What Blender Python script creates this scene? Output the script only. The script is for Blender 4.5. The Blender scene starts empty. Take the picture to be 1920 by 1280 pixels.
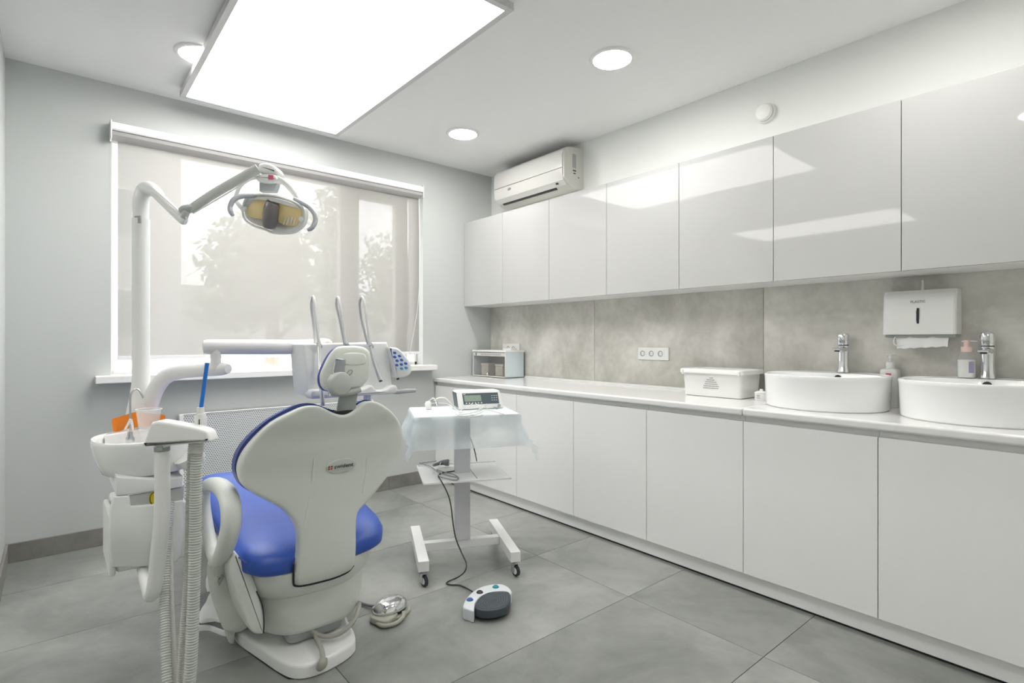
import bpy, bmesh, math, random
from mathutils import Vector, Matrix
from mathutils.geometry import delaunay_2d_cdt
random.seed(7)
# ------------------------------------------------------------------ camera, world, exposure
S = bpy.context.scene
COL = S.collection
FPX, YAW, V0 = 1017.6, math.radians(40.166), 637.44
CAM = Vector((-3.1101, -3.981, 1.2))
cd = bpy.data.cameras.new('camera'); cam = bpy.data.objects.new('camera', cd); COL.objects.link(cam)
cam.location = CAM; cam.rotation_euler = (math.pi/2, 0, -YAW)
cd.sensor_width = 36; cd.lens = 36*FPX/1920; cd.shift_y = (V0-640)/1920; cd.clip_start = .02
S.camera = cam
S.view_settings.view_transform = 'Standard'; S.view_settings.look = 'None'
S.view_settings.gamma = 1; S.view_settings.use_curve_mapping = False
S.view_settings.exposure = 0.23
PANEL_E, DOWN_E, SKY_E = 5.9, 90.0, 7.0
w = bpy.data.worlds.new('overcast_sky'); S.world = w; w.use_nodes = True
nt = w.node_tree; bg = nt.nodes['Background']; bg.inputs[1].default_value = SKY_E
tc = nt.nodes.new('ShaderNodeTexCoord'); sx = nt.nodes.new('ShaderNodeSeparateXYZ'); rp = nt.nodes.new('ShaderNodeValToRGB')
nt.links.new(tc.outputs['Generated'], sx.inputs[0]); nt.links.new(sx.outputs[2], rp.inputs[0]); nt.links.new(rp.outputs[0], bg.inputs[0])
rp.color_ramp.elements[0].color = (.88,.90,.91,1); rp.color_ramp.elements[0].position = 0.0
rp.color_ramp.elements[1].color = (.97,.985,1,1); rp.color_ramp.elements[1].position = .35

# ------------------------------------------------------------------ pixel -> point on a real plane
FW = Vector((math.sin(YAW), math.cos(YAW), 0)); RT = Vector((math.cos(YAW), -math.sin(YAW), 0)); UP = Vector((0,0,1))
def ray(px, py): return FW + RT*((px-960)/FPX) + UP*((V0-py)/FPX)
def at(px, py, x=None, y=None, z=None, d=None):
    r = ray(px, py)
    if d is not None: t = d
    elif z is not None: t = (z-CAM.z)/r.z
    elif y is not None: t = (y-CAM.y)/r.y
    else: t = (x-CAM.x)/r.x
    return CAM + r*t
def depth(p): return (Vector(p)-CAM).dot(FW)
def plane(p0, n):            # frame: pixel outline on plane (p0, n); w runs along n away from the camera
    p0 = Vector(p0); n = Vector(n).normalized()
    def F(px, py, w=0):
        r = ray(px, py); t = (p0-CAM).dot(n)/r.dot(n)
        return CAM + r*t + n*w
    return F
def yplane(y): return plane((0,y,0), (0,1,0))
def xplane(x): return plane((x,0,0), (1,0,0))
def zplane(z): return plane((0,0,z), (0,0,-1))
def dplane(px, py, d, tilt=0, yaw=0):
    n = FW.copy(); n.rotate(Matrix.Rotation(yaw, 3, 'Z')); n = n*math.cos(tilt)+UP*math.sin(tilt)
    return plane(at(px,py,d=d), n)

# ------------------------------------------------------------------ materials
MATS = {}
def mat(name, col, rough=.5, metal=0, spec=.5, coat=0, trans=0, alpha=1, emit=0, noise=0, nscale=6, bump=0, bscale=200, sss=0, ior=1.45):
    m = bpy.data.materials.new(name); m.use_nodes = True; t = m.node_tree; b = t.nodes['Principled BSDF']
    b.inputs['Base Color'].default_value = (*col,1); b.inputs['Roughness'].default_value = rough; b.inputs['Metallic'].default_value = metal
    b.inputs['Specular IOR Level'].default_value = spec; b.inputs['Coat Weight'].default_value = coat; b.inputs['Coat Roughness'].default_value = .08
    b.inputs['Transmission Weight'].default_value = trans; b.inputs['Alpha'].default_value = alpha; b.inputs['IOR'].default_value = ior
    if emit: b.inputs['Emission Color'].default_value = (*col,1); b.inputs['Emission Strength'].default_value = emit
    c = t.nodes.new('ShaderNodeTexCoord')
    n = t.nodes.new('ShaderNodeTexNoise'); n.inputs['Scale'].default_value = nscale; n.inputs['Detail'].default_value = 6
    t.links.new(c.outputs['Object'], n.inputs['Vector'])
    mx = t.nodes.new('ShaderNodeMix'); mx.data_type = 'RGBA'
    k = noise if noise else .015
    mx.inputs[6].default_value = (*[v*(1-k) for v in col],1); mx.inputs[7].default_value = (*[min(1,v*(1+k)) for v in col],1)
    t.links.new(n.outputs[0], mx.inputs[0]); t.links.new(mx.outputs[2], b.inputs['Base Color'])
    if bump:
        n2 = t.nodes.new('ShaderNodeTexNoise'); n2.inputs['Scale'].default_value = bscale; bp = t.nodes.new('ShaderNodeBump')
        bp.inputs['Strength'].default_value = bump; bp.inputs['Distance'].default_value = .002
        t.links.new(c.outputs['Object'], n2.inputs['Vector']); t.links.new(n2.outputs[0], bp.inputs['Height']); t.links.new(bp.outputs[0], b.inputs['Normal'])
    MATS[name] = m; return m
mat('wall_paint', (.795,.81,.785), .6, spec=.3, noise=.02, nscale=1.5)
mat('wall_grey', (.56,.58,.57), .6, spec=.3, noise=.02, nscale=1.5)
mat('ceiling_paint', (.91,.91,.905), .75, spec=.2, noise=.01, nscale=1)
mat('gloss_white', (.525,.525,.518), .03, spec=.40)
mat('satin_white', (.87,.87,.865), .3, spec=.3)
mat('counter_stone', (.80,.80,.79), .12, spec=.4, noise=.03, nscale=30)
mat('ceramic', (.90,.905,.90), .07, spec=.5)
mat('chair_plastic', (.74,.765,.715), .3, spec=.4)
mat('unit_plastic', (.86,.87,.855), .3, spec=.4)
mat('grey_plastic', (.40,.42,.41), .4)
mat('bracket_grey', (.35,.37,.40), .3, metal=.4)
mat('white_plastic', (.82,.82,.80), .35)
mat('cream_plastic', (.66,.66,.61), .4)
mat('blue_vinyl', (.02,.085,.46), .42, spec=.9, noise=.08, nscale=9, bump=.15, bscale=14)
mat('blue_edge', (.05,.075,.28), .4)
mat('chrome', (.78,.78,.79), .12, metal=1)
mat('steel', (.55,.56,.57), .3, metal=1)
mat('dark', (.025,.025,.028), .5)
mat('black_rubber', (.03,.035,.04), .6)
mat('hose_grey', (.60,.62,.59), .5)
mat('hose_cream', (.62,.62,.58), .5)
mat('cable_grey', (.22,.22,.23), .5)
mat('cable_light', (.74,.73,.70), .5)
mat('tube_beige', (.40,.39,.35), .5)
mat('orange_plastic', (.85,.25,.02), .4)
mat('blue_plastic', (.02,.20,.70), .3)
mat('button_blue', (.05,.13,.50), .35)
mat('button_cyan', (.06,.33,.70), .35)
mat('button_teal', (.01,.24,.28), .35)
mat('button_dark', (.05,.04,.05), .35)
mat('pedal_dark', (.05,.065,.08), .45)
mat('pedal_blue', (.05,.14,.35), .35)
mat('red_print', (.42,.04,.03), .5)
mat('pink_print', (.70,.12,.22), .5)
mat('dark_print', (.06,.06,.07), .5)
mat('grey_print', (.28,.28,.28), .5)
mat('sticker', (.36,.37,.37), .4)
mat('yellow_sticker', (.80,.62,.01), .4)
mat('screen_green', (.30,.37,.30), .25)
mat('device_dark', (.09,.12,.14), .35)
mat('amber_glass', (1,.80,.42), .25, spec=.6)
mat('bulb_cover', (.24,.22,.22), .3, metal=.3)
mat('pink_plastic', (.84,.62,.56), .4)
mat('tape_cream', (.62,.60,.52), .5)
mat('paper', (.84,.84,.83), .8)
mat('glass_clear', (.9,.92,.92), .03, trans=.95, ior=1.2)
mat('oven_glass', (.25,.24,.22), .05, trans=.9, ior=1.1)
mat('cardboard', (.52,.48,.42), .6, noise=.2, nscale=60)
mat('oven_inside', (.20,.19,.175), .5)
mat('frame_pvc', (.80,.79,.76), .4)
mat('panel_light', (1,.985,.955), emit=PANEL_E); mat('down_light', (1,.98,.94), emit=DOWN_E)
mat('aluminium', (.62,.62,.62), .4, metal=.3)
mat('leaf', (.22,.27,.17), .7, noise=.3); mat('bark', (.16,.13,.10), .9, noise=.2)
mat('facade', (.50,.50,.49), .8, noise=.05); mat('facade_glass', (.22,.25,.28), .2)
mat('ground', (.62,.62,.60), .9, noise=.1)

def nodes_of(m): return m.node_tree.nodes, m.node_tree.links
def concrete(name, c0, c1, rough, scale=1.6, rnd=.10):
    m = bpy.data.materials.new(name); m.use_nodes = True; N, L = nodes_of(m); b = N['Principled BSDF']
    g = N.new('ShaderNodeNewGeometry'); oi = N.new('ShaderNodeObjectInfo')
    off = N.new('ShaderNodeVectorMath'); off.operation = 'SCALE'; off.inputs[0].default_value = (13,7,5)
    L.new(oi.outputs['Random'], off.inputs['Scale'])
    add = N.new('ShaderNodeVectorMath'); L.new(g.outputs['Position'], add.inputs[0]); L.new(off.outputs[0], add.inputs[1])
    n1 = N.new('ShaderNodeTexNoise'); n1.inputs['Scale'].default_value = scale; n1.inputs['Detail'].default_value = 8; n1.inputs['Roughness'].default_value = .62; n1.inputs['Distortion'].default_value = .6
    n2 = N.new('ShaderNodeTexNoise'); n2.inputs['Scale'].default_value = scale*9; n2.inputs['Detail'].default_value = 5
    n3 = N.new('ShaderNodeTexVoronoi'); n3.inputs['Scale'].default_value = 26
    for n in (n1,n2,n3): L.new(add.outputs[0], n.inputs['Vector'])
    r = N.new('ShaderNodeValToRGB'); r.color_ramp.elements[0].position = .33; r.color_ramp.elements[1].position = .68
    r.color_ramp.elements[0].color = (*c0,1); r.color_ramp.elements[1].color = (*c1,1); L.new(n1.outputs[0], r.inputs[0])
    mx = N.new('ShaderNodeMix'); mx.data_type = 'RGBA'; mx.blend_type = 'MULTIPLY'; mx.inputs[0].default_value = .35
    r2 = N.new('ShaderNodeValToRGB'); r2.color_ramp.elements[0].position = .3; r2.color_ramp.elements[0].color = (.72,.72,.71,1); r2.color_ramp.elements[1].position = .6
    L.new(n2.outputs[0], r2.inputs[0]); L.new(r.outputs[0], mx.inputs[6]); L.new(r2.outputs[0], mx.inputs[7])
    # small pits
    r3 = N.new('ShaderNodeValToRGB'); r3.color_ramp.elements[0].position = .02; r3.color_ramp.elements[0].color = (.72,.72,.72,1); r3.color_ramp.elements[1].position = .06
    L.new(n3.outputs['Distance'], r3.inputs[0])
    mp = N.new('ShaderNodeMix'); mp.data_type = 'RGBA'; mp.blend_type = 'MULTIPLY'; mp.inputs[0].default_value = .35
    L.new(mx.outputs[2], mp.inputs[6]); L.new(r3.outputs[0], mp.inputs[7])
    hs = N.new('ShaderNodeHueSaturation'); mr = N.new('ShaderNodeMapRange'); mr.inputs[3].default_value = 1-rnd; mr.inputs[4].default_value = 1+rnd
    L.new(oi.outputs['Random'], mr.inputs[0]); L.new(mr.outputs[0], hs.inputs['Value']); L.new(mp.outputs[2], hs.inputs['Color'])
    L.new(hs.outputs[0], b.inputs['Base Color']); b.inputs['Roughness'].default_value = rough; b.inputs['Specular IOR Level'].default_value = .4
    bp = N.new('ShaderNodeBump'); bp.inputs['Strength'].default_value = .08; bp.inputs['Distance'].default_value = .002; L.new(n2.outputs[0], bp.inputs['Height']); L.new(bp.outputs[0], b.inputs['Normal'])
    MATS[name] = m
concrete('floor_tile', (.19,.20,.185), (.37,.38,.36), .30)
concrete('wall_tile', (.46,.45,.405), (.74,.72,.675), .45, scale=2.3, rnd=.05)
concrete('skirting_tile', (.20,.195,.18), (.30,.29,.275), .4, scale=2.5)
mat('grout', (.10,.10,.10), .8)
def blind_mat():
    m = bpy.data.materials.new('blind_fabric'); m.use_nodes = True; N, L = nodes_of(m)
    N.remove(N['Principled BSDF']); out = N['Material Output']
    tr = N.new('ShaderNodeBsdfTransparent'); tl = N.new('ShaderNodeBsdfTranslucent'); df = N.new('ShaderNodeBsdfDiffuse')
    tr.inputs[0].default_value = (1,1,1,1); tl.inputs[0].default_value = (.132,.126,.117,1); df.inputs[0].default_value = (.72,.70,.67,1)
    a = N.new('ShaderNodeMixShader'); a.inputs[0].default_value = .38; L.new(tl.outputs[0], a.inputs[1]); L.new(df.outputs[0], a.inputs[2])
    c = N.new('ShaderNodeTexCoord'); wv = N.new('ShaderNodeTexNoise'); wv.inputs['Scale'].default_value = 60; L.new(c.outputs['Object'], wv.inputs[0])
    mr = N.new('ShaderNodeMapRange'); mr.inputs[3].default_value = .046; mr.inputs[4].default_value = .056; L.new(wv.outputs[0], mr.inputs[0])
    b = N.new('ShaderNodeMixShader'); L.new(mr.outputs[0], b.inputs[0]); L.new(a.outputs[0], b.inputs[1]); L.new(tr.outputs[0], b.inputs[2])
    L.new(b.outputs[0], out.inputs[0]); MATS['blind_fabric'] = m
blind_mat()
def sheer(name, col, tfac):
    m = bpy.data.materials.new(name); m.use_nodes = True; N, L = nodes_of(m); b = N['Principled BSDF']; out = N['Material Output']
    b.inputs['Base Color'].default_value = (*col,1); b.inputs['Roughness'].default_value = .5
    tr = N.new('ShaderNodeBsdfTransparent'); tl = N.new('ShaderNodeBsdfTranslucent'); tl.inputs[0].default_value = (*col,1)
    a = N.new('ShaderNodeMixShader'); a.inputs[0].default_value = .4; L.new(b.outputs[0], a.inputs[1]); L.new(tl.outputs[0], a.inputs[2])
    c = N.new('ShaderNodeTexCoord'); nz = N.new('ShaderNodeTexNoise'); nz.inputs['Scale'].default_value = 12; L.new(c.outputs['Object'], nz.inputs[0])
    mr = N.new('ShaderNodeMapRange'); mr.inputs[3].default_value = tfac-.08; mr.inputs[4].default_value = tfac+.08; L.new(nz.outputs[0], mr.inputs[0])
    d = N.new('ShaderNodeMixShader'); L.new(mr.outputs[0], d.inputs[0]); L.new(a.outputs[0], d.inputs[1]); L.new(tr.outputs[0], d.inputs[2])
    L.new(d.outputs[0], out.inputs[0]); MATS[name] = m
sheer('drape', (.80,.89,.92), .52); sheer('cup', (.80,.82,.82), .74); sheer('bottle_clear', (.80,.82,.80), .78); sheer('oven_pane', (.5,.5,.48), .82)
sheer('window_glass', (.9,.95,.95), .93)
def perforated():
    m = bpy.data.materials.new('perforated_steel'); m.use_nodes = True; N, L = nodes_of(m); b = N['Principled BSDF']
    g = N.new('ShaderNodeNewGeometry'); s = N.new('ShaderNodeSeparateXYZ'); L.new(g.outputs['Position'], s.inputs[0])
    def M(op, a, bb=None, c=None):
        n = N.new('ShaderNodeMath'); n.operation = op
        for i, v in enumerate((a,bb,c)):
            if v is None: continue
            if isinstance(v,(int,float)): n.inputs[i].default_value = v
            else: L.new(v, n.inputs[i])
        return n.outputs[0]
    P = .0135
    row = M('FLOOR', M('DIVIDE', s.outputs[2], P*.866)); odd = M('MULTIPLY', M('MODULO', row, 2.0), .5)
    fx = M('SUBTRACT', M('FRACT', M('ADD', M('DIVIDE', M('ADD', s.outputs[0], 10.0), P), odd)), .5)
    fz = M('SUBTRACT', M('FRACT', M('DIVIDE', s.outputs[2], P*.866)), .5)
    r = M('SQRT', M('ADD', M('MULTIPLY', fx, fx), M('MULTIPLY', fz, fz)))
    hole = M('LESS_THAN', r, .30)
    mx = N.new('ShaderNodeMix'); mx.data_type = 'RGBA'; mx.inputs[6].default_value = (.74,.76,.76,1); mx.inputs[7].default_value = (.16,.17,.17,1)
    L.new(hole, mx.inputs[0]); L.new(mx.outputs[2], b.inputs['Base Color']); b.inputs['Roughness'].default_value = .4
    MATS['perforated_steel'] = m
perforated()

# ------------------------------------------------------------------ mesh helpers
ORG = {}
def tag(o, label=None, cat=None, group=None, kind=None):
    if label: o['label'] = label
    if cat: o['category'] = cat
    if group: o['group'] = group
    if kind: o['kind'] = kind
    return o
def thing(name, loc, label, cat, group=None):
    o = bpy.data.objects.new(name, None); COL.objects.link(o); o.location = loc; o.empty_display_size = .05
    ORG[o] = Vector(loc); return tag(o, label, cat, group)
def cr(pts, sub=6, closed=False):
    P = [Vector(p) for p in pts]; n = len(P)
    if n < 3 and not closed: return P
    out = []
    for i in range(n if closed else n-1):
        if closed: a,b,c,d = P[(i-1)%n],P[i],P[(i+1)%n],P[(i+2)%n]
        else: a,b,c,d = P[max(i-1,0)],P[i],P[i+1],P[min(i+2,n-1)]
        for k in range(sub):
            t = k/sub; out.append(.5*((2*b)+(c-a)*t+(2*a-5*b+4*c-d)*t*t+(3*b-a-3*c+d)*t**3))
    if not closed: out.append(P[-1])
    return out
class MB:
    def __init__(s): s.v = []; s.f = []
    wn = False
    def add(s, vs, fs):
        o = len(s.v); s.v += [Vector(v) for v in vs]; s.f += [[i+o for i in f] for f in fs]; return s
    def box(s, a, b, bev=0, seg=2, M=None):
        s.wn = True; bm = bmesh.new(); bmesh.ops.create_cube(bm, size=1)
        c = [(a[i]+b[i])/2 for i in range(3)]; d = [abs(b[i]-a[i]) for i in range(3)]
        for v in bm.verts: v.co = Vector((v.co.x*d[0]+c[0], v.co.y*d[1]+c[1], v.co.z*d[2]+c[2]))
        if bev: bmesh.ops.bevel(bm, geom=bm.edges[:], offset=min(bev, min(d)*.49), segments=seg, profile=.5, affect='EDGES')
        if M: bm.transform(M)
        bm.verts.index_update()
        s.add([v.co.copy() for v in bm.verts], [[v.index for v in f.verts] for f in bm.faces]); bm.free(); return s
    def rings(s, rings, cap0=True, cap1=True, closed=False):
        o = len(s.v); n = len(rings[0]); k = len(rings)
        for r in rings: s.v += [Vector(p) for p in r]
        for i in range(k if closed else k-1):
            for j in range(n):
                a = o+i*n+j; b = o+i*n+(j+1)%n; c = o+((i+1)%k)*n+(j+1)%n; d = o+((i+1)%k)*n+j
                s.f.append([a,b,c,d])
        if not closed:
            if cap0: s.f.append([o+j for j in range(n)][::-1])
            if cap1: s.f.append([o+(k-1)*n+j for j in range(n)])
        return s
    def tube(s, pts, r, seg=12, sub=6, smooth=True, closed=False, flat=None, hint=(0,0,1), rib=0, ribh=0, cap=True):
        # r: one radius or one per control point; flat: second radius ratio; rib: ridge pitch for corrugated hoses
        n = len(pts); rs = list(r) if isinstance(r,(list,tuple)) else [r]*n
        P = cr(pts, sub, closed) if smooth and n > 2 else [Vector(p) for p in pts]
        if smooth and n > 2:
            R = [rs[i]+(rs[(i+1)%n]-rs[i])*k/sub for i in range(n if closed else n-1) for k in range(sub)]
            if not closed: R.append(rs[-1])
        else: R = rs
        if rib:
            L = [0]
            for i in range(1,len(P)): L.append(L[-1]+(P[i]-P[i-1]).length)
            tot = L[-1]; m = int(tot/rib)*3; Q = []; RR = []; j = 0
            for i in range(m+1):
                d = tot*i/m
                while j < len(L)-2 and L[j+1] < d: j += 1
                t = (d-L[j])/max(1e-9,L[j+1]-L[j]); Q.append(P[j].lerp(P[j+1],t)); RR.append((R[j]+(R[j+1]-R[j])*t)*(1-(ribh if i%3==0 else 0)))
            P, R = Q, RR
        h = Vector(hint); rg = []; k = len(P); prev = None
        for i in range(k):
            T = ((P[(i+1)%k] if closed or i<k-1 else P[i])-(P[i-1] if closed or i>0 else P[i])).normalized()
            if prev is None:
                U = h-T*h.dot(T)
                if U.length < 1e-3: U = Vector((1,0,0))-T*T.x
            else: U = prev-T*prev.dot(T)
            U.normalize(); prev = U; V = T.cross(U)
            fr = flat if flat else 1
            rg.append([P[i]+U*(R[i]*math.cos(2*math.pi*j/seg))+V*(R[i]*fr*math.sin(2*math.pi*j/seg)) for j in range(seg)])
        return s.rings(rg, cap, cap, closed)
    def cyl(s, a, b, r, seg=20, r2=None):
        return s.tube([a,b], [r, r if r2 is None else r2], seg, smooth=False)
    def lathe(s, prof, c=(0,0,0), seg=28, axis='Z', sx=1, sy=1):
        rg = []
        for (r,h) in prof:
            ring = []
            for j in range(seg):
                a = 2*math.pi*j/seg; u, v = r*math.cos(a)*sx, r*math.sin(a)*sy
                ring.append(Vector(c)+(Vector((u,v,h)) if axis=='Z' else Vector((h,u,v)) if axis=='X' else Vector((v,h,u))))
            rg.append(ring)
        return s.rings(rg)
    def ball(s, c, rx, ry=None, rz=None, seg=16, M=None):
        ry = ry or rx; rz = rz or rx; pr = [(max(1e-4,math.sin(math.pi*i/10)), -math.cos(math.pi*i/10)) for i in range(11)]
        rg = []
        for (r,h) in pr:
            ring = []
            for j in range(seg):
                a = 2*math.pi*j/seg; p = Vector((r*math.cos(a)*rx, r*math.sin(a)*ry, h*rz))
                if M: p = M @ p
                ring.append(Vector(c)+p)
            rg.append(ring)
        return s.rings(rg)
    def slab(s, out, F, th, rnd=0, sub=4, smooth=True, grid=0, seg=3, px=None, back=True):
        # out: 2-D outline in the frame's own coordinates (pixels or metres); F(u,v,w): frame; px: metres per outline unit
        P = [p.to_2d() for p in (cr([(*p,0) for p in out], sub, True) if smooth else [Vector((*p,0)) for p in out])]
        Q = []
        for p in P:
            if not Q or (p-Q[-1]).length > 1e-5: Q.append(p)
        P = Q; n = len(P)
        ar = sum(P[i].x*P[(i+1)%n].y-P[(i+1)%n].x*P[i].y for i in range(n))
        if ar < 0: P = P[::-1]
        if px is None:
            c = sum(P, Vector((0,0)))/n; px = (F(c.x+.5,c.y)-F(c.x-.5,c.y)).length
        nor = []
        for i in range(n):
            e = (P[(i+1)%n]-P[i-1]); e.normalize(); nor.append(Vector((-e.y, e.x)))
        def off(d): return [P[i]+nor[i]*(d/px) for i in range(n)]
        R = []
        if rnd:
            for k in range(seg+1):
                a = math.pi/2*k/seg; R.append((off(rnd*(1-math.sin(a))), rnd*(1-math.cos(a))))
        else: R.append((P, 0))
        if rnd: R[0] = (off(rnd), 0)
        R.append((P, th))
        rg = [[F(p.x,p.y,wd) for p in o] for (o,wd) in R]
        s.rings(rg, cap0=False, cap1=back)
        o0 = R[0][0]
        if grid:
            vs = list(o0); xs = [p.x for p in o0]; ys = [p.y for p in o0]
            def inside(q):
                c = False; j = n-1
                for i in range(n):
                    a, b = o0[i], o0[j]
                    if (a.y > q.y) != (b.y > q.y) and q.x < (b.x-a.x)*(q.y-a.y)/(b.y-a.y)+a.x: c = not c
                    j = i
                return c
            y = min(ys)+grid/2
            while y < max(ys):
                x = min(xs)+grid/2
                while x < max(xs):
                    q = Vector((x,y))
                    if inside(q) and min((q-p).length for p in o0) > grid*.35: vs.append(q)
                    x += grid
                y += grid
            r = delaunay_2d_cdt(vs, [], [list(range(n))], 1, 1e-6)
            s.add([F(p.x,p.y,0) for p in r[0]], [list(f) for f in r[2]])
        else:
            s.add([F(p.x,p.y,0) for p in o0], [list(range(n))[::-1]])
        return s
    def build(s, name, m, parent=None, loc=None, ang=32, weld=True, solid=0):
        o0 = ORG[parent] if parent is not None else (Vector(loc) if loc is not None else Vector((0,0,0)))
        me = bpy.data.meshes.new(name); me.from_pydata([v-o0 for v in s.v], [], s.f)
        bm = bmesh.new(); bm.from_mesh(me)
        if weld: bmesh.ops.remove_doubles(bm, verts=bm.verts, dist=1e-5)
        bmesh.ops.recalc_face_normals(bm, faces=bm.faces); bm.to_mesh(me); bm.free()
        me.polygons.foreach_set('use_smooth', [True]*len(me.polygons)); me.set_sharp_from_angle(angle=math.radians(ang))
        me.materials.append(MATS[m] if isinstance(m,str) else m)
        o = bpy.data.objects.new(name, me); COL.objects.link(o)
        if s.wn:
            wn_ = o.modifiers.new('wn', 'WEIGHTED_NORMAL'); wn_.keep_sharp = True; wn_.weight = 100
        if parent is not None: o.parent = parent; ORG[o] = ORG[parent]
        else: o.location = o0; ORG[o] = o0
        return o
def text_obj(body, size, M, m, parent, name='lettering', ext=.0003, sx=1):
    cu = bpy.data.curves.new('t', 'FONT'); cu.body = body; cu.size = size; cu.extrude = ext; cu.align_x = 'CENTER'; cu.align_y = 'CENTER'; cu.resolution_u = 3
    t = bpy.data.objects.new('t', cu); COL.objects.link(t)
    bpy.context.view_layer.update()
    me = bpy.data.meshes.new_from_object(t.evaluated_get(bpy.context.evaluated_depsgraph_get()))
    bpy.data.objects.remove(t); bpy.data.curves.remove(cu)
    me.transform(Matrix.Translation(-ORG[parent]) @ M @ Matrix.Diagonal((sx,1,1,1))); me.materials.clear(); me.materials.append(MATS[m]); me.name = name
    o = bpy.data.objects.new(name, me); COL.objects.link(o); o.parent = parent; ORG[o] = ORG[parent]; return o
def basis(o, X, Y):
    X = Vector(X).normalized(); Y = Vector(Y); Y = (Y-X*Y.dot(X)).normalized(); Z = X.cross(Y)
    return Matrix(((X.x,Y.x,Z.x,o[0]),(X.y,Y.y,Z.y,o[1]),(X.z,Y.z,Z.z,o[2]),(0,0,0,1)))
def sring(c, a, b, z, n=3.0, seg=40):     # plan superellipse ring at height z
    out = []
    for j in range(seg):
        t = 2*math.pi*j/seg; cs, sn = math.cos(t), math.sin(t)
        out.append(Vector((c[0]+a*math.copysign(abs(cs)**(2/n),cs), c[1]+b*math.copysign(abs(sn)**(2/n),sn), z)))
    return out
def struct(o): o['kind'] = 'structure'; return o

# ------------------------------------------------------------------ the room
XL, XW, YF, H = -3.31, -6.3, -4.6, 2.7166
OX0, OX1, OZ0, OZ1 = -2.853, -.733, .985, 2.43        # window opening
struct(MB().box((XW,YF,-.1),(0,0,-.0105)).build('floor', 'grout', None, (0,0,0)))
floor = bpy.data.objects['floor']
xs = [XW, -6.118, -4.852, -3.586, -2.32, -1.054, -.56]; ys = [0, -.49, -1.123, -1.757, -2.39, -3.024, -3.657, -4.29, YF]; g = .0012
for i in range(6):
    for j in range(8):
        MB().box((xs[i]+g, ys[j+1]+g, -.010), (xs[i+1]-g, ys[j]-g, 0), .0006, 1).build('floor_tile', 'floor_tile', floor)
wb = MB()
wb.box((XL,0,0),(OX0,.24,H)).box((OX1,0,0),(0,.24,H)).box((OX0,0,0),(OX1,.24,OZ0-.03)).box((OX0,0,OZ1),(OX1,.24,H))
struct(wb.build('wall_back', 'wall_grey'))
struct(MB().box((0,YF,0),(.15,.24,H)).build('wall_right', 'wall_paint'))
struct(MB().box((XL-.12,-.62,0),(XL,.24,H)).build('wall_left', 'wall_grey'))

struct(MB().box((XW-.15,YF,0),(XW,.24,H)).build('wall_west', 'wall_paint'))
struct(MB().box((XW,0,0),(XL-.12,.24,H)).build('wall_north', 'wall_grey'))
struct(MB().box((XW-.15,YF-.15,0),(.15,YF,H)).build('wall_front', 'wall_paint'))
struct(MB().box((XW-.15,YF-.15,H),(.15,.24,H+.12)).build('ceiling', 'ceiling_paint'))
bb = struct(MB().box((XL,-.006,.0),(-.56,0,.102)).build('baseboard_back', 'grout'))
e = [XL+.01, -2.32, -1.054, -.56]
for i in range(3): MB().box((e[i]+g,-.012,.0005),(e[i+1]-g,-.001,.1035),.001,1).build('skirting_tile', 'skirting_tile', bb)
bl = struct(MB().box((XL,-.62,.0),(XL+.006,-.012,.102)).build('baseboard_left', 'grout'))
for i in range(2):
    MB().box((XL+.001,max(ys[i+1],-.62)+g,.0005),(XL+.012,min(ys[i],-.0125)-g,.1035),.001,1).build('skirting_tile', 'skirting_tile', bl)
# backsplash tiles
bs = struct(MB().box((-.004,-4.59,.86),(0,0,1.52)).build('trim_1', mat('pale_grout',(.5,.49,.46),.7)))
for a, b in ((0,-1.266),(-1.266,-2.537),(-2.537,-3.808),(-3.808,-4.585)):
    MB().box((-.010,b+g,.862),(-.001,a-g,1.50),.001,1).build('wall_tile', 'wall_tile', bs)
# toe kick
tk = struct(MB().box((-.582,-4.58,.012),(-.45,-.002,.098),.001,1).build('trim_2', 'satin_white'))
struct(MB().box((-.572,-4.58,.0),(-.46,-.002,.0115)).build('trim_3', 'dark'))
# window
YW = .10
win = struct(MB().box((OX0,YW+.06,OZ0-.03),(OX1,YW+.07,OZ0)).build('window_1', 'frame_pvc'))
fr = MB(); ZT = OZ1
def bar(x0,x1,z0,z1,y0=YW,y1=YW+.07): fr.box((x0,y0,z0),(x1,y1,z1),.004,1)
bar(OX0,-2.838,OZ0,ZT); bar(-2.838,OX1,2.395,ZT); bar(-2.838,OX1,OZ0,OZ0+.035); bar(-1.41,-1.34,OZ0,ZT); bar(-.757,OX1,OZ0,ZT)
o = fr.build('window_frame', 'frame_pvc', win)
fs = MB(); 
for a in (((-1.345,YW-.015,OZ0+.05),(-1.262,YW+.05,2.40)),((-.943,YW-.015,OZ0+.05),(-.83,YW+.05,2.40)),((-1.262,YW-.015,2.325),(-.943,YW+.05,2.40)),((-1.262,YW-.015,OZ0+.05),(-.943,YW+.05,OZ0+.14))): fs.box(*a,.005,1)
fs.build('sash', 'frame_pvc', win)
MB().box((-2.838,YW+.03,OZ0+.035),(-1.41,YW+.034,2.395)).build('pane', 'window_glass', win)
MB().box((-1.262,YW+.02,OZ0+.14),(-.943,YW+.024,2.325)).build('pane', 'window_glass', win)
MB().box((-2.93,-.10,.95),(-.65,YW+.03,.992),.006).build('window_sill', 'satin_white', win)
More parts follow.
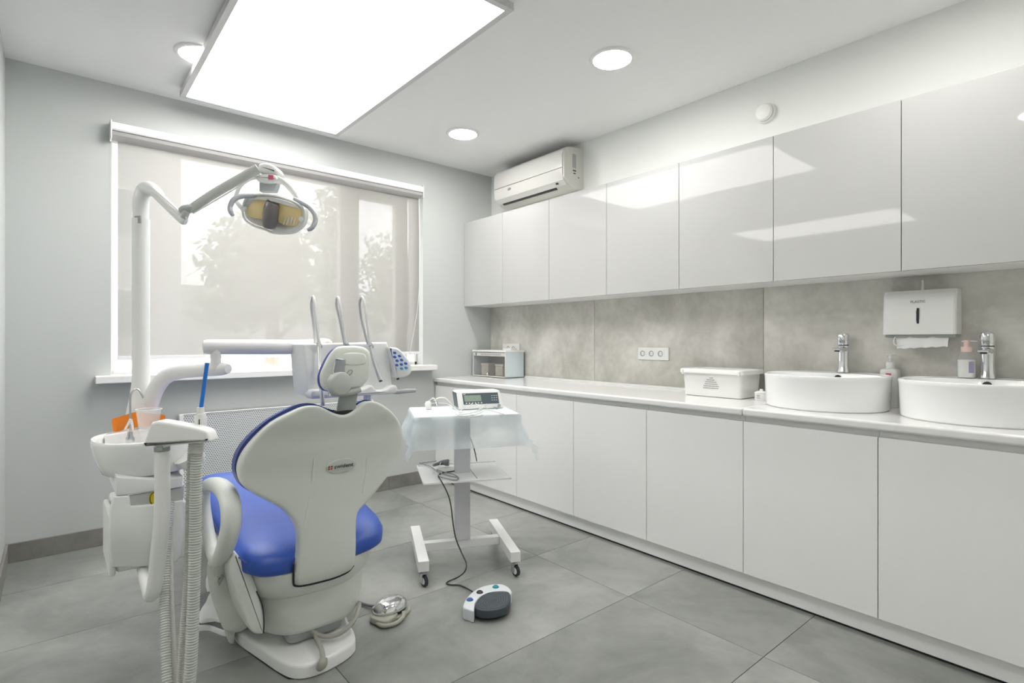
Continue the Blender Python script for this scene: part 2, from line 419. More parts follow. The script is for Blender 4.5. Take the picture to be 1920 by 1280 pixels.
# roller blind
rb = thing('roller_blind', (-1.81,-.05,2.38), 'white roller blind with translucent beige fabric pulled down over the window', 'blind')
prof = [(-.005,2.418),(-.005,2.474),(-.05,2.476),(-.078,2.468),(-.086,2.45),(-.086,2.428),(-.080,2.421),(-.01,2.418)]
MB().rings([[Vector((x,y,z)) for y,z in prof] for x in (-2.852,-.782)]).build('cassette', 'satin_white', rb, ang=25)
prof = [(-.008,2.417),(-.076,2.417),(-.068,2.398),(-.045,2.378),(-.028,2.372),(-.008,2.380)]
MB().rings([[Vector((x,y,z)) for y,z in prof] for x in (-2.850,-.784)]).build('fabric_roll', mat('roll_shade',(.46,.45,.44),.6), rb, ang=25)  # shade on the underside is put into this darker grey
for xa in (-.782,-2.862): MB().box((xa,-.089,2.372),(xa+.010,-.002,2.478),.004).build('end_cap', 'aluminium', rb)
bf = MB(); n = 24
fabric = [[Vector((x, -.022+.003*math.sin(x*7)*((2.39-z)/1.3), z)) for x in [ -2.822+(2.04*i/n) for i in range(n+1)]] for z in [2.39,2.1,1.8,1.5,1.2,1.105]]
for r in fabric: bf.v += r
for i in range(5):
    for j in range(n): a = i*(n+1)+j; bf.f.append([a,a+1,a+n+2,a+n+1])
bf.build('fabric', 'blind_fabric', rb, weld=False)
MB().box((-2.824,-.030,1.082),(-.78,-.014,1.106),.004).build('bottom_bar', 'satin_white', rb)
MB().tube([(-.792,-.045,2.40),(-.793,-.04,1.6),(-.90,-.05,1.02),(-.905,-.055,1.02),(-.80,-.05,1.6),(-.80,-.045,2.40)],.0016,6).build('pull_chain', 'white_plastic', rb)
# outside
gr = struct(MB().box((-30,.6,-1.2),(40,60,-1.0)).build('trim_4', 'ground')); gr['label'] = 'ground outside the window'
bd = thing('apartment_building', (-9.0,20,-1), 'pale building seen faintly through the left part of the blind', 'building')
MB().box((-16,20,-1),(.6,28,22)).build('wall', 'facade', bd)
MB().box((.6,23,-1),(24,30,3.6),.02,1).build('low_wing', 'facade', bd)
for zz in range(5):
    for k in range(5):
        X = -13.6+k*2.9; f = MB().box((X,19.93,1.2+zz*3.6),(X+1.3,20.01,3.1+zz*3.6),.02,1).build('window', 'frame_pvc', bd)
        MB().box((X+.1,19.9,1.3+zz*3.6),(X+1.2,19.94,3.0+zz*3.6)).build('pane', 'facade_glass', f)
def tree(x, y, r, h, label, n=1500, nm='tree'):
    t = thing(nm, (x,y,-1), label, 'tree', None)
    m = MB().tube([(x,y,-1),(x+.1,y,h*.4),(x-.1,y,h*.8)],[.22,.15,.05],8)
    for k in range(7):
        a = k*.9; m.tube([(x,y,h*(.25+.06*k)),(x+math.cos(a)*r*.5,y+math.sin(a)*r*.5,h*(.45+.06*k)),(x+math.cos(a)*r*.8,y+math.sin(a)*r*.8,h*(.5+.06*k))],[.07,.04,.015],6)
    m.build('trunk', 'bark', t)
    c = MB()
    blobs = []
    for k in range(26):
        br = r*random.uniform(.22,.42); zz = random.uniform(1.25+br, h-br*.6); f_ = 1-.55*max(0,(zz-1.2)/(h-1.2))
        blobs.append((Vector((x+random.uniform(-1,1)*(r-br)*f_, y+random.uniform(-.4,.4)*r, zz)), br))
    for i in range(n):
        b, br = random.choice(blobs); d = Vector((random.gauss(0,1),random.gauss(0,1),random.gauss(0,1))).normalized()*br*(.25+1.25*random.random()**.8)
        p = b+d; u = Vector((random.gauss(0,1),random.gauss(0,1),random.gauss(0,1))).normalized(); v = u.orthogonal().normalized(); s_ = random.uniform(.08,.17)
        c.add([p-u*s_, p+v*s_*.6, p+u*s_, p-v*s_*.6], [[0,1,2,3]])
    tag(c.build('foliage', 'leaf', t, weld=False), kind='stuff')
tree(.75, 9.5, 1.75, 4.1, 'leafy tree showing faintly through the middle of the blind', 3400)
tree(7.0, 15.0, 2.3, 4.8, 'leafy tree showing faintly through the right window sash', 2400)
tree(3.35, 12.0, 1.0, 5.9, 'narrow taller tree showing faintly just left of the window mullion', 1500)

# ------------------------------------------------------------------ ceiling lights, smoke detector, air conditioner
def panel_light(px0, px1, label):
  pl = thing('ceiling_panel_light', ((px0+px1)/2,-1.17,H), label, 'ceiling light')
  py0,py1,pz = -2.145,-.19,2.667
  MB().box((px0,py0,pz+.002),(px1,py1,H-.018),.002,1).build('housing', 'aluminium', pl)
  MB().box((px0+.1,py0+.1,H-.02),(px1-.1,py1-.1,H)).build('mounting_bracket', 'aluminium', pl)
  fm = MB(); b_ = .030
  fm.box((px0,py0,pz-.004),(px0+b_,py1,pz+.004),.001,1).box((px1-b_,py0,pz-.004),(px1,py1,pz+.004),.001,1).box((px0+b_,py0,pz-.004),(px1-b_,py0+b_,pz+.004),.001,1).box((px0+b_,py1-b_,pz-.004),(px1-b_,py1,pz+.004),.001,1)
  fm.build('frame', 'aluminium', pl)
  MB().box((px0+b_,py0+b_,pz-.001),(px1-b_,py1-b_,pz+.001)).build('diffuser', 'panel_light', pl)
panel_light(-2.532,-1.548,'large white rectangular light panel hanging just under the ceiling above the dental chair')
panel_light(-5.582,-4.598,'white light panel outside the photo, seen only as a streak reflected in the cabinets')
def downlight(x, y, label):
    t = thing('round_downlight', (x,y,H), label, 'ceiling light', 'round downlights set in the ceiling')
    MB().lathe([(.098,H-.003),(.102,H-.010),(.117,H-.008),(.124,H-.0005)], (x,y,0), 48).build('trim_ring', 'satin_white', t)
    MB().lathe([(.0001,H-.013),(.06,H-.013),(.0985,H-.010),(.0985,H-.002)], (x,y,0), 48).build('diffuser', 'down_light', t)
downlight(-.812,-2.095,'largest round downlight in the ceiling, left of the smoke detector')
downlight(-.816,-.705,'smaller round downlight in the ceiling near the air conditioner')
downlight(-2.514,-.705,'round downlight half hidden behind the left edge of the light panel')
downlight(-.812,-3.485,'added unseen round downlight over the right washbasin')  # added lamp out of view, brightens the near side of the room
downlight(-2.514,-3.485,'added unseen round downlight in the ceiling above the camera')  # likewise an added, unseen lamp for the near side
sd = thing('smoke_detector', (0,-2.549,2.493), 'small round white smoke detector on the wall above the cabinets', 'smoke detector')
c = (0,-2.549,2.493)
MB().lathe([(.056,-.0),(.056,-.014),(.050,-.020)], c, 32, 'X').build('base', 'white_plastic', sd)
MB().lathe([(.047,-.018),(.049,-.030),(.042,-.042),(.030,-.046),(.0001,-.047)], c, 32, 'X').build('cover', 'white_plastic', sd)
MB().lathe([(.0485,-.020),(.0485,-.0235)], c, 32, 'X').build('vent_gap', 'grey_print', sd)
ac = thing('air_conditioner', (0,-.73,2.36), 'white split air conditioner mounted high in the window corner', 'air conditioner')
A0, A1 = -.31, -1.15
prof = [(0,2.365),(0,2.655),(-.03,2.662),(-.12,2.655),(-.17,2.645),(-.205,2.615),(-.213,2.58),(-.212,2.42),(-.20,2.40),(-.13,2.353),(-.09,2.343),(-.03,2.352)]
MB().rings([[Vector((x,y,z)) for x,z in prof] for y in (A0,A1)]).build('casing', mat('ac_casing',(.58,.575,.53),.4), ac, ang=28)
fp = [(-.10,2.662),(-.168,2.652),(-.208,2.622),(-.221,2.58),(-.220,2.49),(-.212,2.488),(-.205,2.58),(-.16,2.64),(-.10,2.65)]
MB().rings([[Vector((x,y,z)) for x,z in fp] for y in (A0-.012,A1+.016)]).build('front_panel', mat('ac_white',(.62,.615,.59),.35), ac, ang=28)
fp = [(-.213,2.484),(-.220,2.484),(-.219,2.44),(-.207,2.398),(-.17,2.368),(-.163,2.372),(-.20,2.402),(-.212,2.44)]
MB().rings([[Vector((x,y,z)) for x,z in fp] for y in (A0-.012,A1+.016)]).build('lower_panel', 'ac_white', ac, ang=28)
MB().tube([(-.152,A0-.06,2.3655),(-.152,A1+.14,2.3655)], .0135, 8, smooth=False, flat=.6, hint=(1,0,-.3)).build('air_slot', 'dark', ac)
MB().tube([(-.193,A1+.105,2.385),(-.193,A1+.082,2.385)], .008, 8, smooth=False, flat=.5, hint=(1,0,-.8)).build('sensor_window', 'dark', ac)
MB().lathe([(.0001,-.222),(.009,-.222),(.011,-.2195)], (0,-.52,2.455), 20, 'X', sx=2.0).build('badge', 'cable_grey', ac)
MB().box((-.125,A1-.001,2.50),(-.085,A1+.001,2.605)).build('rating_label', 'sticker', ac)
MB().box((-.12,A1-.0012,2.475),(-.085,A1+.001,2.485)).box((-.115,A1-.0012,2.455),(-.09,A1+.001,2.463)).box((-.062,A1-.0012,2.43),(-.052,A1+.001,2.44)).build('rating_print', 'dark_print', ac)

# ------------------------------------------------------------------ cabinets
ordinals = ['touching the window wall','second from the window wall','third from the window wall','fourth from the window wall, over the storage box end','fifth from the window wall','sixth from the window wall','seventh from the window wall, at the right edge of the photo','eighth from the window wall, just out of the photo']
UD = .5465
def upper(k):
    y0 = -.002-k*UD if k == 0 else -(k*UD-.006); y1 = -((k+1)*UD-.006)
    if k == 7: y1 = -4.37
    return y0, y1
upos = ['in the corner against the window wall, leftmost of the wall cabinets','next to the leftmost one, just below the air conditioner','third from the window, right of the air conditioner','fourth from the window, above the triple socket side','fifth from the window, above the white storage box','sixth from the window, above the left washbasin and paper dispenser','above the right washbasin, cut by the photo edge','beyond the photo edge, last of the row']
for k in range(7):
    y0, y1 = upper(k)
    t = thing('wall_cabinet', (-.15,(y0+y1)/2,1.5), 'glossy white wall cabinet '+upos[k], 'cabinet', 'glossy white wall cabinets in a row')
    MB().box((-.290,y1+.0005,1.500),(-.002,y0-.0005,2.240),.001,1).build('body', 'satin_white', t)
    MB().box((-.309,y1+.0015,1.500),(-.291,y0-.0015,2.2405),.0012,2).build('door', 'gloss_white', t)
lpos = ['in the corner behind the trolley, leftmost of the base cabinets','behind the right side of the trolley, second from the window wall','third from the window wall, in front of the bare counter','fourth from the window wall, below the triple wall socket','fifth from the window wall, below the storage box','sixth from the window wall, below the left washbasin','below the right washbasin, cut by the right photo edge']
for k in range(7):
    y0 = -.002 if k == 0 else -(k*.5505-.031) ; y1 = -((k+1)*.5505-.031)
    t = thing('base_cabinet', (-.3,(y0+y1)/2,.098), 'matt white base cabinet '+lpos[k], 'cabinet', 'white base cabinets in a row')
    MB().box((-.592,y1+.0005,.098),(-.012,y0-.0005,.8425),.001,1).build('body', 'satin_white', t)
    MB().box((-.6122,y1+.0015,.0955),(-.593,y0-.0015,.815),.0012,2).build('door', 'satin_white', t)
for (a, b, lab) in ((-.002,-2.7245,'long white stone worktop from the window wall to the joint, bare at the middle'),(-2.7265,-4.58,'white stone worktop carrying the two round washbasins')):
    t = thing('worktop', (-.3,(a+b)/2,.843), lab, 'worktop')
    MB().box((-.634,b,.843),(-.012,a,.880),.011,4).build('slab', 'counter_stone', t)
    MB().box((-.024,b+.001,.879),(-.0105,a-.001,.894),.002,2).build('upstand', 'satin_white', t)

# ------------------------------------------------------------------ washbasins and taps
def basin(cy, label):
    c = (-.268, cy); t = thing('washbasin', (c[0],c[1],.88), label, 'washbasin', 'round white countertop washbasins')
    R = [(.244,.254,.8805),(.249,.259,.886),(.252,.262,.95),(.254,.265,1.02),(.256,.267,1.030),(.254,.265,1.036),(.248,.259,1.038),(.242,.253,1.036)]
    m = MB(); rg = [sring(c,a,b,z,2.05,64) for a,b,z in R]
    ci = (c[0]-.028, c[1])
    for a,b,z in ((.205,.240,1.034),(.198,.234,1.022),(.188,.222,.96),(.16,.19,.915),(.10,.12,.898),(.02,.02,.894)): rg.append(sring(ci,a,b,z,2.05,64))
    m.rings(rg, True, True); m.build('bowl', 'ceramic', t)
    MB().lathe([(.0001,.8965),(.022,.8965),(.026,.894)], (ci[0],ci[1],0), 24).build('drain', 'chrome', t)
    MB().lathe([(.0001,-.004),(.015,-.004),(.0165,.0)], (c[0]+.164,cy,1.010), 20, 'X').build('overflow_hole', 'dark', t)
    MB().lathe([(.0165,-.003),(.019,-.004),(.019,.004)], (c[0]+.165,cy,1.010), 20, 'X').build('overflow_ring', 'chrome', t)
    return t
basin(-2.955,'round white ceramic basin standing on the worktop beside the storage box, left one')
basin(-3.525,'round white ceramic basin cut by the right edge, with a pink pump bottle behind it')
def tap(cy, label):
    x = -.060; t = thing('basin_tap', (x,cy,1.036), label, 'tap', 'chrome basin mixer taps')
    m = MB()
    rg = []
    for (a,b,z) in ((.027,.029,1.037),(.0265,.0285,1.045),(.022,.024,1.06),(.0205,.0225,1.10),(.022,.024,1.155),(.022,.024,1.172)): rg.append(sring((x,cy),a,b,z,2.6,28))
    m.rings(rg).build('body', 'chrome', t)
    m = MB(); rg = []
    for (dx,hw,z0,z1) in ((0,.020,1.135,1.170),(-.03,.0205,1.140,1.169),(-.07,.021,1.145,1.165),(-.098,.0205,1.148,1.162),(-.104,.018,1.150,1.158)):
        rg.append([Vector((x+dx, cy+hw*math.copysign(abs(math.cos(a))**.7,math.cos(a)), (z0+z1)/2+(z1-z0)/2*math.copysign(abs(math.sin(a))**.7,math.sin(a)))) for a in [2*math.pi*j/20 for j in range(20)]])
    m.rings(rg).build('spout', 'chrome', t)
    MB().lathe([(.0001,1.143),(.012,1.143),(.012,1.152)], (x-.088,cy,0), 16).build('aerator', 'dark', t)
    MB().lathe([(.0225,1.1725),(.0225,1.1765)], (x,cy,0), 24).build('gap_ring', 'dark', t)
    m = MB(); rg = []
    for (a,b,z,dx) in ((.0225,.0245,1.177,0),(.0235,.0250,1.19,-.002),(.0240,.0255,1.215,-.004),(.0225,.024,1.228,-.003),(.018,.019,1.234,-.002)): rg.append(sring((x+dx,cy),a,b,z,2.8,28))
    m.rings(rg).build('lever_handle', 'chrome', t)
tap(-2.966,'chrome mixer tap on the left round washbasin')
tap(-3.520,'chrome mixer tap on the right washbasin beside the pink pump bottle')

# soap bottle in the gap between the basins
sb = thing('soap_bottle', (-.045,-3.162,.88), 'white square soap bottle with pump and pink mark between the two basins', 'soap bottle')
m = MB(); c = (-.047,-3.163)
m.rings([sring(c,a,b,z,6,36) for a,b,z in ((.030,.034,.8805),(.032,.037,.886),(.032,.037,1.045),(.030,.035,1.058),(.020,.022,1.064),(.015,.016,1.066))]).build('bottle', 'white_plastic', sb)
MB().lathe([(.0165,1.064),(.0175,1.068),(.0175,1.094),(.0155,1.097)], (*c,0), 24).build('cap', 'white_plastic', sb)
MB().lathe([(.005,1.096),(.005,1.110),(.008,1.113),(.008,1.126),(.010,1.129),(.010,1.133)], (*c,0), 18).build('pump_stem', 'white_plastic', sb)
MB().tube([(c[0]-.012,c[1]+.012,1.131),(c[0]+.006,c[1]-.012,1.132),(c[0]+.012,c[1]-.022,1.128)], [.004,.004,.003], 10).build('pump_head', 'white_plastic', sb)
MB().box((c[0]-.0335,c[1]-.012,1.028),(c[0]-.0318,c[1]+.010,1.043)).build('pink_mark', 'pink_print', sb)
# pink pump bottle
pb = thing('pump_bottle', (-.085,-3.448,1.036), 'clear pump bottle of white soap with pink pump, on the right basin ledge', 'soap bottle')
c = (-.075,-3.452); zb = 1.037
MB().rings([sring(c,a,b,z,3,28) for a,b,z in ((.024,.029,zb),(.026,.031,zb+.004),(.026,.031,zb+.080),(.022,.025,zb+.090),(.021,.023,zb+.095),(.021,.023,zb+.114))]).build('bottle', 'bottle_clear', pb)
MB().rings([sring(c,a,b,z,3,28) for a,b,z in ((.0225,.0275,zb+.001),(.0245,.0295,zb+.006),(.0245,.0295,zb+.078))]).build('white_soap', 'white_plastic', pb)
MB().lathe([(.0195,zb+.112),(.0195,zb+.134)], (*c,0), 24).build('pump_collar', 'pink_plastic', pb)
MB().lathe([(.010,zb+.134),(.010,zb+.150),(.013,zb+.158),(.012,zb+.163)], (*c,0), 20).build('pump_head', 'pink_plastic', pb)
MB().tube([(c[0]-.010,c[1]+.014,zb+.157),(c[0]+.004,c[1]-.012,zb+.159),(c[0]+.015,c[1]-.034,zb+.157)], [.003,.003,.002], 8).build('nozzle', 'white_plastic', pb)
MB().box((c[0]-.0272,c[1]-.030,zb+.022),(c[0]-.0262,c[1]-.012,zb+.070),.0003,1).build('lilac_label', mat('lilac_print',(.30,.28,.42),.5), pb)
# paper towel dispenser
pd = thing('paper_dispenser', (-.05,-3.287,1.22), 'white wall paper towel dispenser with a sheet hanging out, above the basins', 'dispenser')
Y0, Y1 = -3.150, -3.424
m = MB(); rg = []
for y, i in ((Y0,.012),(Y0-.004,.004),(Y0-.010,0),(Y1+.010,0),(Y1+.004,.004),(Y1,.012)):
    P = [(-.011,1.226),(-.011,1.431),(-.05,1.431-i*.5),(-.085,1.428-i*.6),(-.104+i*.6,1.410-i),(-.112+i,1.38),(-.122+i,1.226)]
    rg.append([Vector((x,y,z)) for x,z in P])
m.rings(rg).build('cover', 'white_plastic', pd, ang=24)
MB().box((-.095,Y1+.004,1.212),(-.011,Y0-.004,1.2265),.004).build('base', 'grey_plastic', pd)
MB().box((-.1205,-3.292,1.275),(-.1165,-3.284,1.345)).build('viewing_slot', 'dark', pd)
MB().box((-.123,-3.283,1.285),(-.115,-3.281,1.335)).build('slot_edge', 'steel', pd)
text_obj('PLASTIC', .017, basis((-.1155,-3.287,1.374),(0,-1,0),(-.08,0,1)), 'grey_print', pd, sx=.9)
m = MB(); rg = []
ny = 14
for (x,z0,w) in ((-.03,1.222,0),(-.09,1.215,.0),(-.112,1.185,.004),(-.118,1.160,.008)):
    rg.append([Vector((x+.004*math.sin(j*1.1), Y0-.045-(.20*j/ny)+(.012 if z0<1.2 else 0)*(1-j/ny)*-1, z0+ (.012*j/ny if z0<1.2 else 0)+.002*math.sin(j*2.1))) for j in range(ny+1)])
for r in rg: m.v += r
for i in range(3):
    for j in range(ny): a = i*(ny+1)+j; m.f.append([a,a+1,a+ny+2,a+ny+1])
m.build('paper_sheet', 'paper', pd)
m = MB().tube([(-.03,Y0-.046,1.219),(-.105,Y0-.046,1.212),(-.118,Y0-.056,1.175),(-.08,Y0-.15,1.192),(-.03,Y0-.22,1.205)], .002, 6); m.build('sheet_fold', 'paper', pd)
MB().tube([(-.06,-3.292,1.428),(-.058,-3.292,1.447),(-.062,-3.293,1.459),(-.060,-3.292,1.475)], [.005,.005,.0035,.004], 10).build('key', 'white_plastic', pd)
# storage box
sx0,sx1,sy0,sy1 = -.305,-.05,-2.182,-2.560
bx = thing('storage_box', (-.19,-2.38,.88), 'white plastic storage box with lid and small printed text on the worktop', 'box')
def boxring(z, ins, top=0): 
    return sring(((sx0+sx1)/2,(sy0+sy1)/2), (sx1-sx0)/2-ins, (sy0-sy1)/2-ins, z, 14, 64)
MB().rings([boxring(.8815,.022),boxring(.884,.018),boxring(1.02,.010)]).build('container', 'white_plastic', bx, ang=50)
MB().rings([boxring(1.012,.002),boxring(1.012,-.004),boxring(1.032,-.004),boxring(1.036,.0),boxring(1.036,.020),boxring(1.030,.024),boxring(1.030,.06)]).build('lid', 'white_plastic', bx, ang=50)
MB().box((-.315,-2.21,1.004),(-.30,-2.20,1.03),.003).box((-.315,-2.55,1.004),(-.30,-2.54,1.03),.003).build('clip', 'white_plastic', bx)
for i, wd in enumerate((.014,.046,.066,.072,.088,.092)):
    a = -2.372; z = .986-i*.0115; s_ = .0165-.0*i
    xf = sx0+.0105+.008*(1.02-z)/.136-.0012
    m = MB(); yy = a+wd/2
    while yy > a-wd/2: ww = random.uniform(.004,.012); m.box((xf-.0008,yy-ww,z),(xf+.0015,yy,z+.004)); yy -= ww+.0025
    m.build('text_line', 'grey_print', bx)
jr = thing('small_jar', (-.245,-2.634,.88), 'small white screw-lid jar beside the storage box and left basin', 'jar')
MB().lathe([(.032,.8805),(.034,.884),(.034,.914),(.031,.917)], (-.238,-2.632,0), 30, sx=.8).build('jar_body', 'ceramic', jr)
MB().lathe([(.035,.916),(.035,.922),(.020,.929),(.009,.931),(.009,.940),(.0001,.941)], (-.238,-2.632,0), 30, sx=.8).build('lid', 'white_plastic', jr)
m = MB()
for k,(z,wd) in enumerate(((.909,.014),(.905,.02),(.899,.012),(.893,.024))): m.box((-.2668,-2.632-wd/2+.004,z),(-.2655,-2.632+wd/2+.004,z+.0015))
m.build('print', 'grey_print', jr)
# sockets
def socket(y, z, n, label, w=.0775, name='power_socket'):
    t = thing(name, (-.012,y,z), label, 'socket'); W_ = w*n+.010
    MB().box((-.0215,y-W_/2,z-.042),(-.010,y+W_/2,z+.042),.002).build('frame_plate', 'white_plastic', t)
    for i in range(n):
        yy = y+(i-(n-1)/2)*(-.0715)+(.012 if n==3 else 0)
        MB().box((-.0228,yy-.030,z-.030),(-.020,yy+.030,z+.030),.001).build('insert', 'white_plastic', t)
        r = MB().lathe([(.0205,-.0235),(.0205,-.0228),(.0001,-.0229)], (0,yy,z), 24, 'X').build('recess', 'grey_plastic', t)
        MB().lathe([(.012,-.0235),(.012,-.0240),(.0001,-.0240)], (0,yy-.003,z), 20, 'X').build('socket_face', 'white_plastic', t)
        MB().lathe([(.0025,-.0245),(.0001,-.0246)], (0,yy+.008,z), 8, 'X').lathe([(.0025,-.0245),(.0001,-.0246)], (0,yy-.008,z), 8, 'X').build('pin_hole', 'dark', t)
socket(-1.795, 1.109, 3, 'white triple wall socket on the concrete-look tiles right of the middle')
socket(-.305, 1.128, 2, 'white wall socket behind the steriliser in the corner', w=.11)
# glass bead steriliser / oven in the corner
ov = thing('steriliser', (-.24,-.25,.88), 'small white steriliser cabinet with glass front and two packets inside, in the corner', 'steriliser')
ox0, ox1 = -.240, -.035
oy0, oy1 = -.035, -.495
MB().box((ox0+.004,oy1,.8835),(ox1,oy1+.006,1.098),.002,1).box((ox0+.004,oy0-.006,.8835),(ox1,oy0,1.098),.002,1).box((ox1-.005,oy1,.8835),(ox1,oy0,1.098),.002,1).box((ox0+.004,oy1,.8835),(ox1,oy0,.890),.002,1).build('casing', mat('pale_blue_enamel',(.62,.70,.74),.35), ov)
MB().box((ox0-.006,oy1-.004,1.098),(ox1+.004,oy0+.004,1.113),.002,1).build('lid', 'white_plastic', ov)
MB().box((ox0+.012,oy1+.008,.8905),(ox1-.008,oy0-.008,.893)).box((ox1-.012,oy1+.008,.893),(ox1-.007,oy0-.008,1.07)).build('interior', 'oven_inside', ov)
MB().box((ox0+.002,oy1+.008,1.062),(ox0+.014,oy0-.010,1.092),.001,1).build('control_strip', 'cream_plastic', ov)
MB().box((ox0+.0,oy0-.055,1.066),(ox0+.0025,oy0-.045,1.088)).build('switch', 'dark', ov)
m = MB()
for k in range(22): m.box((ox0+.0005,oy0-.12-.013*k,1.070),(ox0+.0022,oy0-.125-.013*k,1.084))
m.build('print_marks', 'grey_print', ov)
m = MB().box((ox0,oy0-.008,.885),(ox0+.006,oy0,1.098),.001,1).box((ox0,oy1,.885),(ox0+.006,oy1+.008,1.098),.001,1).box((ox0,oy1,.884),(ox0+.006,oy0,.893),.001,1); m.build('door_frame', 'cream_plastic', ov)
MB().box((ox0+.006,oy1+.008,.893),(ox0+.009,oy0-.008,1.062)).build('glass_door', 'oven_pane', ov)
MB().lathe([(.012,-.000),(.013,-.012),(.010,-.017),(.0001,-.018)], (ox0,-.262,.907), 20, 'X').build('knob', 'chrome', ov)
for yy in (-.165,-.365):
    p = thing('paper_packet', (-.16,yy,.893), 'beige packet inside the glass steriliser, '+('left' if yy > -.25 else 'right')+' one', 'packet')
    MB().box((-.205,yy-.050,.8932),(-.11,yy+.050,.975),.004).build('box_body', 'cardboard', p)
    MB().box((-.207,yy-.056,.975),(-.108,yy+.056,.996),.006).build('flap', 'cardboard', p)
tb = MB().box((-.16,-.47,1.1135),(-.09,-.36,1.130),.003).build('adapter_box', 'white_plastic', None, (-.12,-.41,1.1135)); tag(tb, 'small flat white box lying on top of the corner steriliser', 'box')

# ------------------------------------------------------------------ radiator screen
rd = thing('radiator_screen', (-1.85,-.03,.09), 'white perforated steel radiator screen under the window behind the chair', 'radiator screen')
RX0, RX1, RZ0, RZ1 = -2.512, -1.21, .092, .735
MB().box((RX0+.022,-.056,RZ0+.012),(RX1-.022,-.050,RZ1-.004)).build('perforated_panel', 'perforated_steel', rd)
m = MB().box((RX0,-.060,RZ0),(RX0+.022,-.014,RZ1),.002,1).box((RX1-.022,-.060,RZ0),(RX1,-.014,RZ1),.002,1).box((RX0+.022,-.060,RZ0),(RX1-.022,-.014,RZ0+.012),.001,1).box((RX0+.022,-.060,RZ1-.004),(RX1-.022,-.014,RZ1),.001,1)
m.build('frame', 'satin_white', rd)

# ------------------------------------------------------------------ dental chair (its long axis runs along y)
XC = -2.345
ch = thing('dental_chair', (XC,-1.6,0), 'reclining dental chair with blue vinyl cushions and grey-white backrest shell seen from behind', 'dental chair')
PZ = [(.0,-1.93),(.26,-1.985),(.31,-2.02),(.36,-2.04),(.45,-2.05),(.6,-2.06),(.72,-2.075),(.85,-2.115),(.95,-2.165),(1.05,-2.215),(1.3,-2.27)]
def yprof(z):
    for (a,ya),(b,yb) in zip(PZ,PZ[1:]):
        if a <= z <= b: t = (z-a)/(b-a); t = t*t*(3-2*t)*.4+t*.6; return ya+(yb-ya)*t
    return PZ[0][1] if z < PZ[0][0] else PZ[-1][1]
def Fback(px, py, w=0):
    r = ray(px, py); y = -2.06
    for _ in range(14):
        t = (y-CAM.y)/r.y; p = CAM+r*t
        dx = p.x-XC; yn = yprof(p.z)+.075*(dx/.3)**2; y = y*.5+yn*.5
    t = (y-CAM.y)/r.y; p = CAM+r*t
    return Vector((p.x, p.y+w, p.z-w*.10))
back = [(580,760.5),(560,767),(514,791),(479,823),(458,851),(449.5,876),(453,899),(467,918),(496,935),(526,951),(544,966),(555,981),(561,996),(562.5,1015),(561.5,1040),(557,1073),(555.5,1090),(560,1098),(572,1097.5),(600,1091.5),(630,1083),(655,1072),(664,1063),(668,1050),(669.5,1022),(669.5,990),(671,968),(677,955),(690,942),(716,910.5),(735,884),(747,861),(757,834),(757.5,810),(750,789),(736,771),(722,760),(709,753.5),(695,751.5),(683,756),(670,766),(658,774),(645,777.5),(627,773.5),(610,765),(597,760.5)]
MB().slab(back, Fback, .045, rnd=.014, sub=3, grid=13, seg=4).build('backrest_shell', 'chair_plastic', ch, ang=60)
cush = [(577,755),(556,761),(512,785),(476,818),(454,847),(446,874),(450,898),(466,918),(500,936),(540,958),(580,975),(640,975),(680,950),(712,910),(740,865),(752,830),(750,800),(733,771),(713,754),(697,748),(683,752),(668,762),(650,769),(630,767),(610,760),(595,755.5)]
cush = [(a+(2.6 if a<600 else 0), b+(2.0 if b<800 else 0)) for a,b in cush]
MB().slab(cush, lambda a,b,w=0: Fback(a,b,w+.047), .055, rnd=.012, sub=3, grid=16).build('back_cushion', 'blue_edge', ch, ang=60)
MB().slab([(a+(1.5 if a>600 else -1.0), b-1.5) for a,b in cush], lambda a,b,w=0: Fback(a,b,w+.050), .004, sub=3, grid=0).build('cushion_piping', 'blue_edge', ch, ang=60)
# pressed edges of the spine, and a dark strip standing in for the shadow under the tail
for line in ([(590,850),(586,900),(580,940),(573,975),(567,1000)],[(688,852),(686,880),(682,905),(679,925)]):
    MB().tube([Fback(a,b,.0015) for a,b in line], [.001,.003,.0035,.003,.001], 8, flat=1.6).build('spine_crease', 'chair_plastic', ch)
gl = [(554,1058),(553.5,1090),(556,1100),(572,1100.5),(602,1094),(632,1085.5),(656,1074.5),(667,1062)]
MB().tube([Fback(a,b,.02) for a,b in gl], .0035, 6, sub=4).build('gap_shade', 'black_rubber', ch)
# badge with the maker's name
bc = (639,873); bp = Fback(*bc); Xd = (Fback(654,870)-Fback(624,876)); Yd = Fback(639,858)-Fback(639,888); BM = basis(bp-Vector((0,.006,0)), (1,.0,.0), Yd) @ Matrix.Scale(1.72,4)
oval = [(math.cos(a)*.0325,math.sin(a)*.0165) for a in [2*math.pi*k/24 for k in range(24)]]
def FB(u, v, w=0): return BM @ Vector((u,v,-w+.0))
MB().slab(oval, FB, .004, rnd=.0018, sub=2, px=1).build('name_badge', mat('badge_white',(.62,.64,.61),.3), ch, ang=60)
m = MB()
for i in (0,1):
    for j in (0,1): x, y = -.0285+i*.0055, -.0042+j*.0048; m.add([FB(x,y,-.0006),FB(x+.0038,y,-.0006),FB(x+.0038,y+.0034,-.0006),FB(x,y+.0034,-.0006)], [[0,1,2,3]])
m.build('badge_cross', 'red_print', ch)
text_obj('swident', .0125, BM @ Matrix.Translation((.005,.0005,.0008)), 'dark_print', ch, 'badge_lettering', sx=1.06)
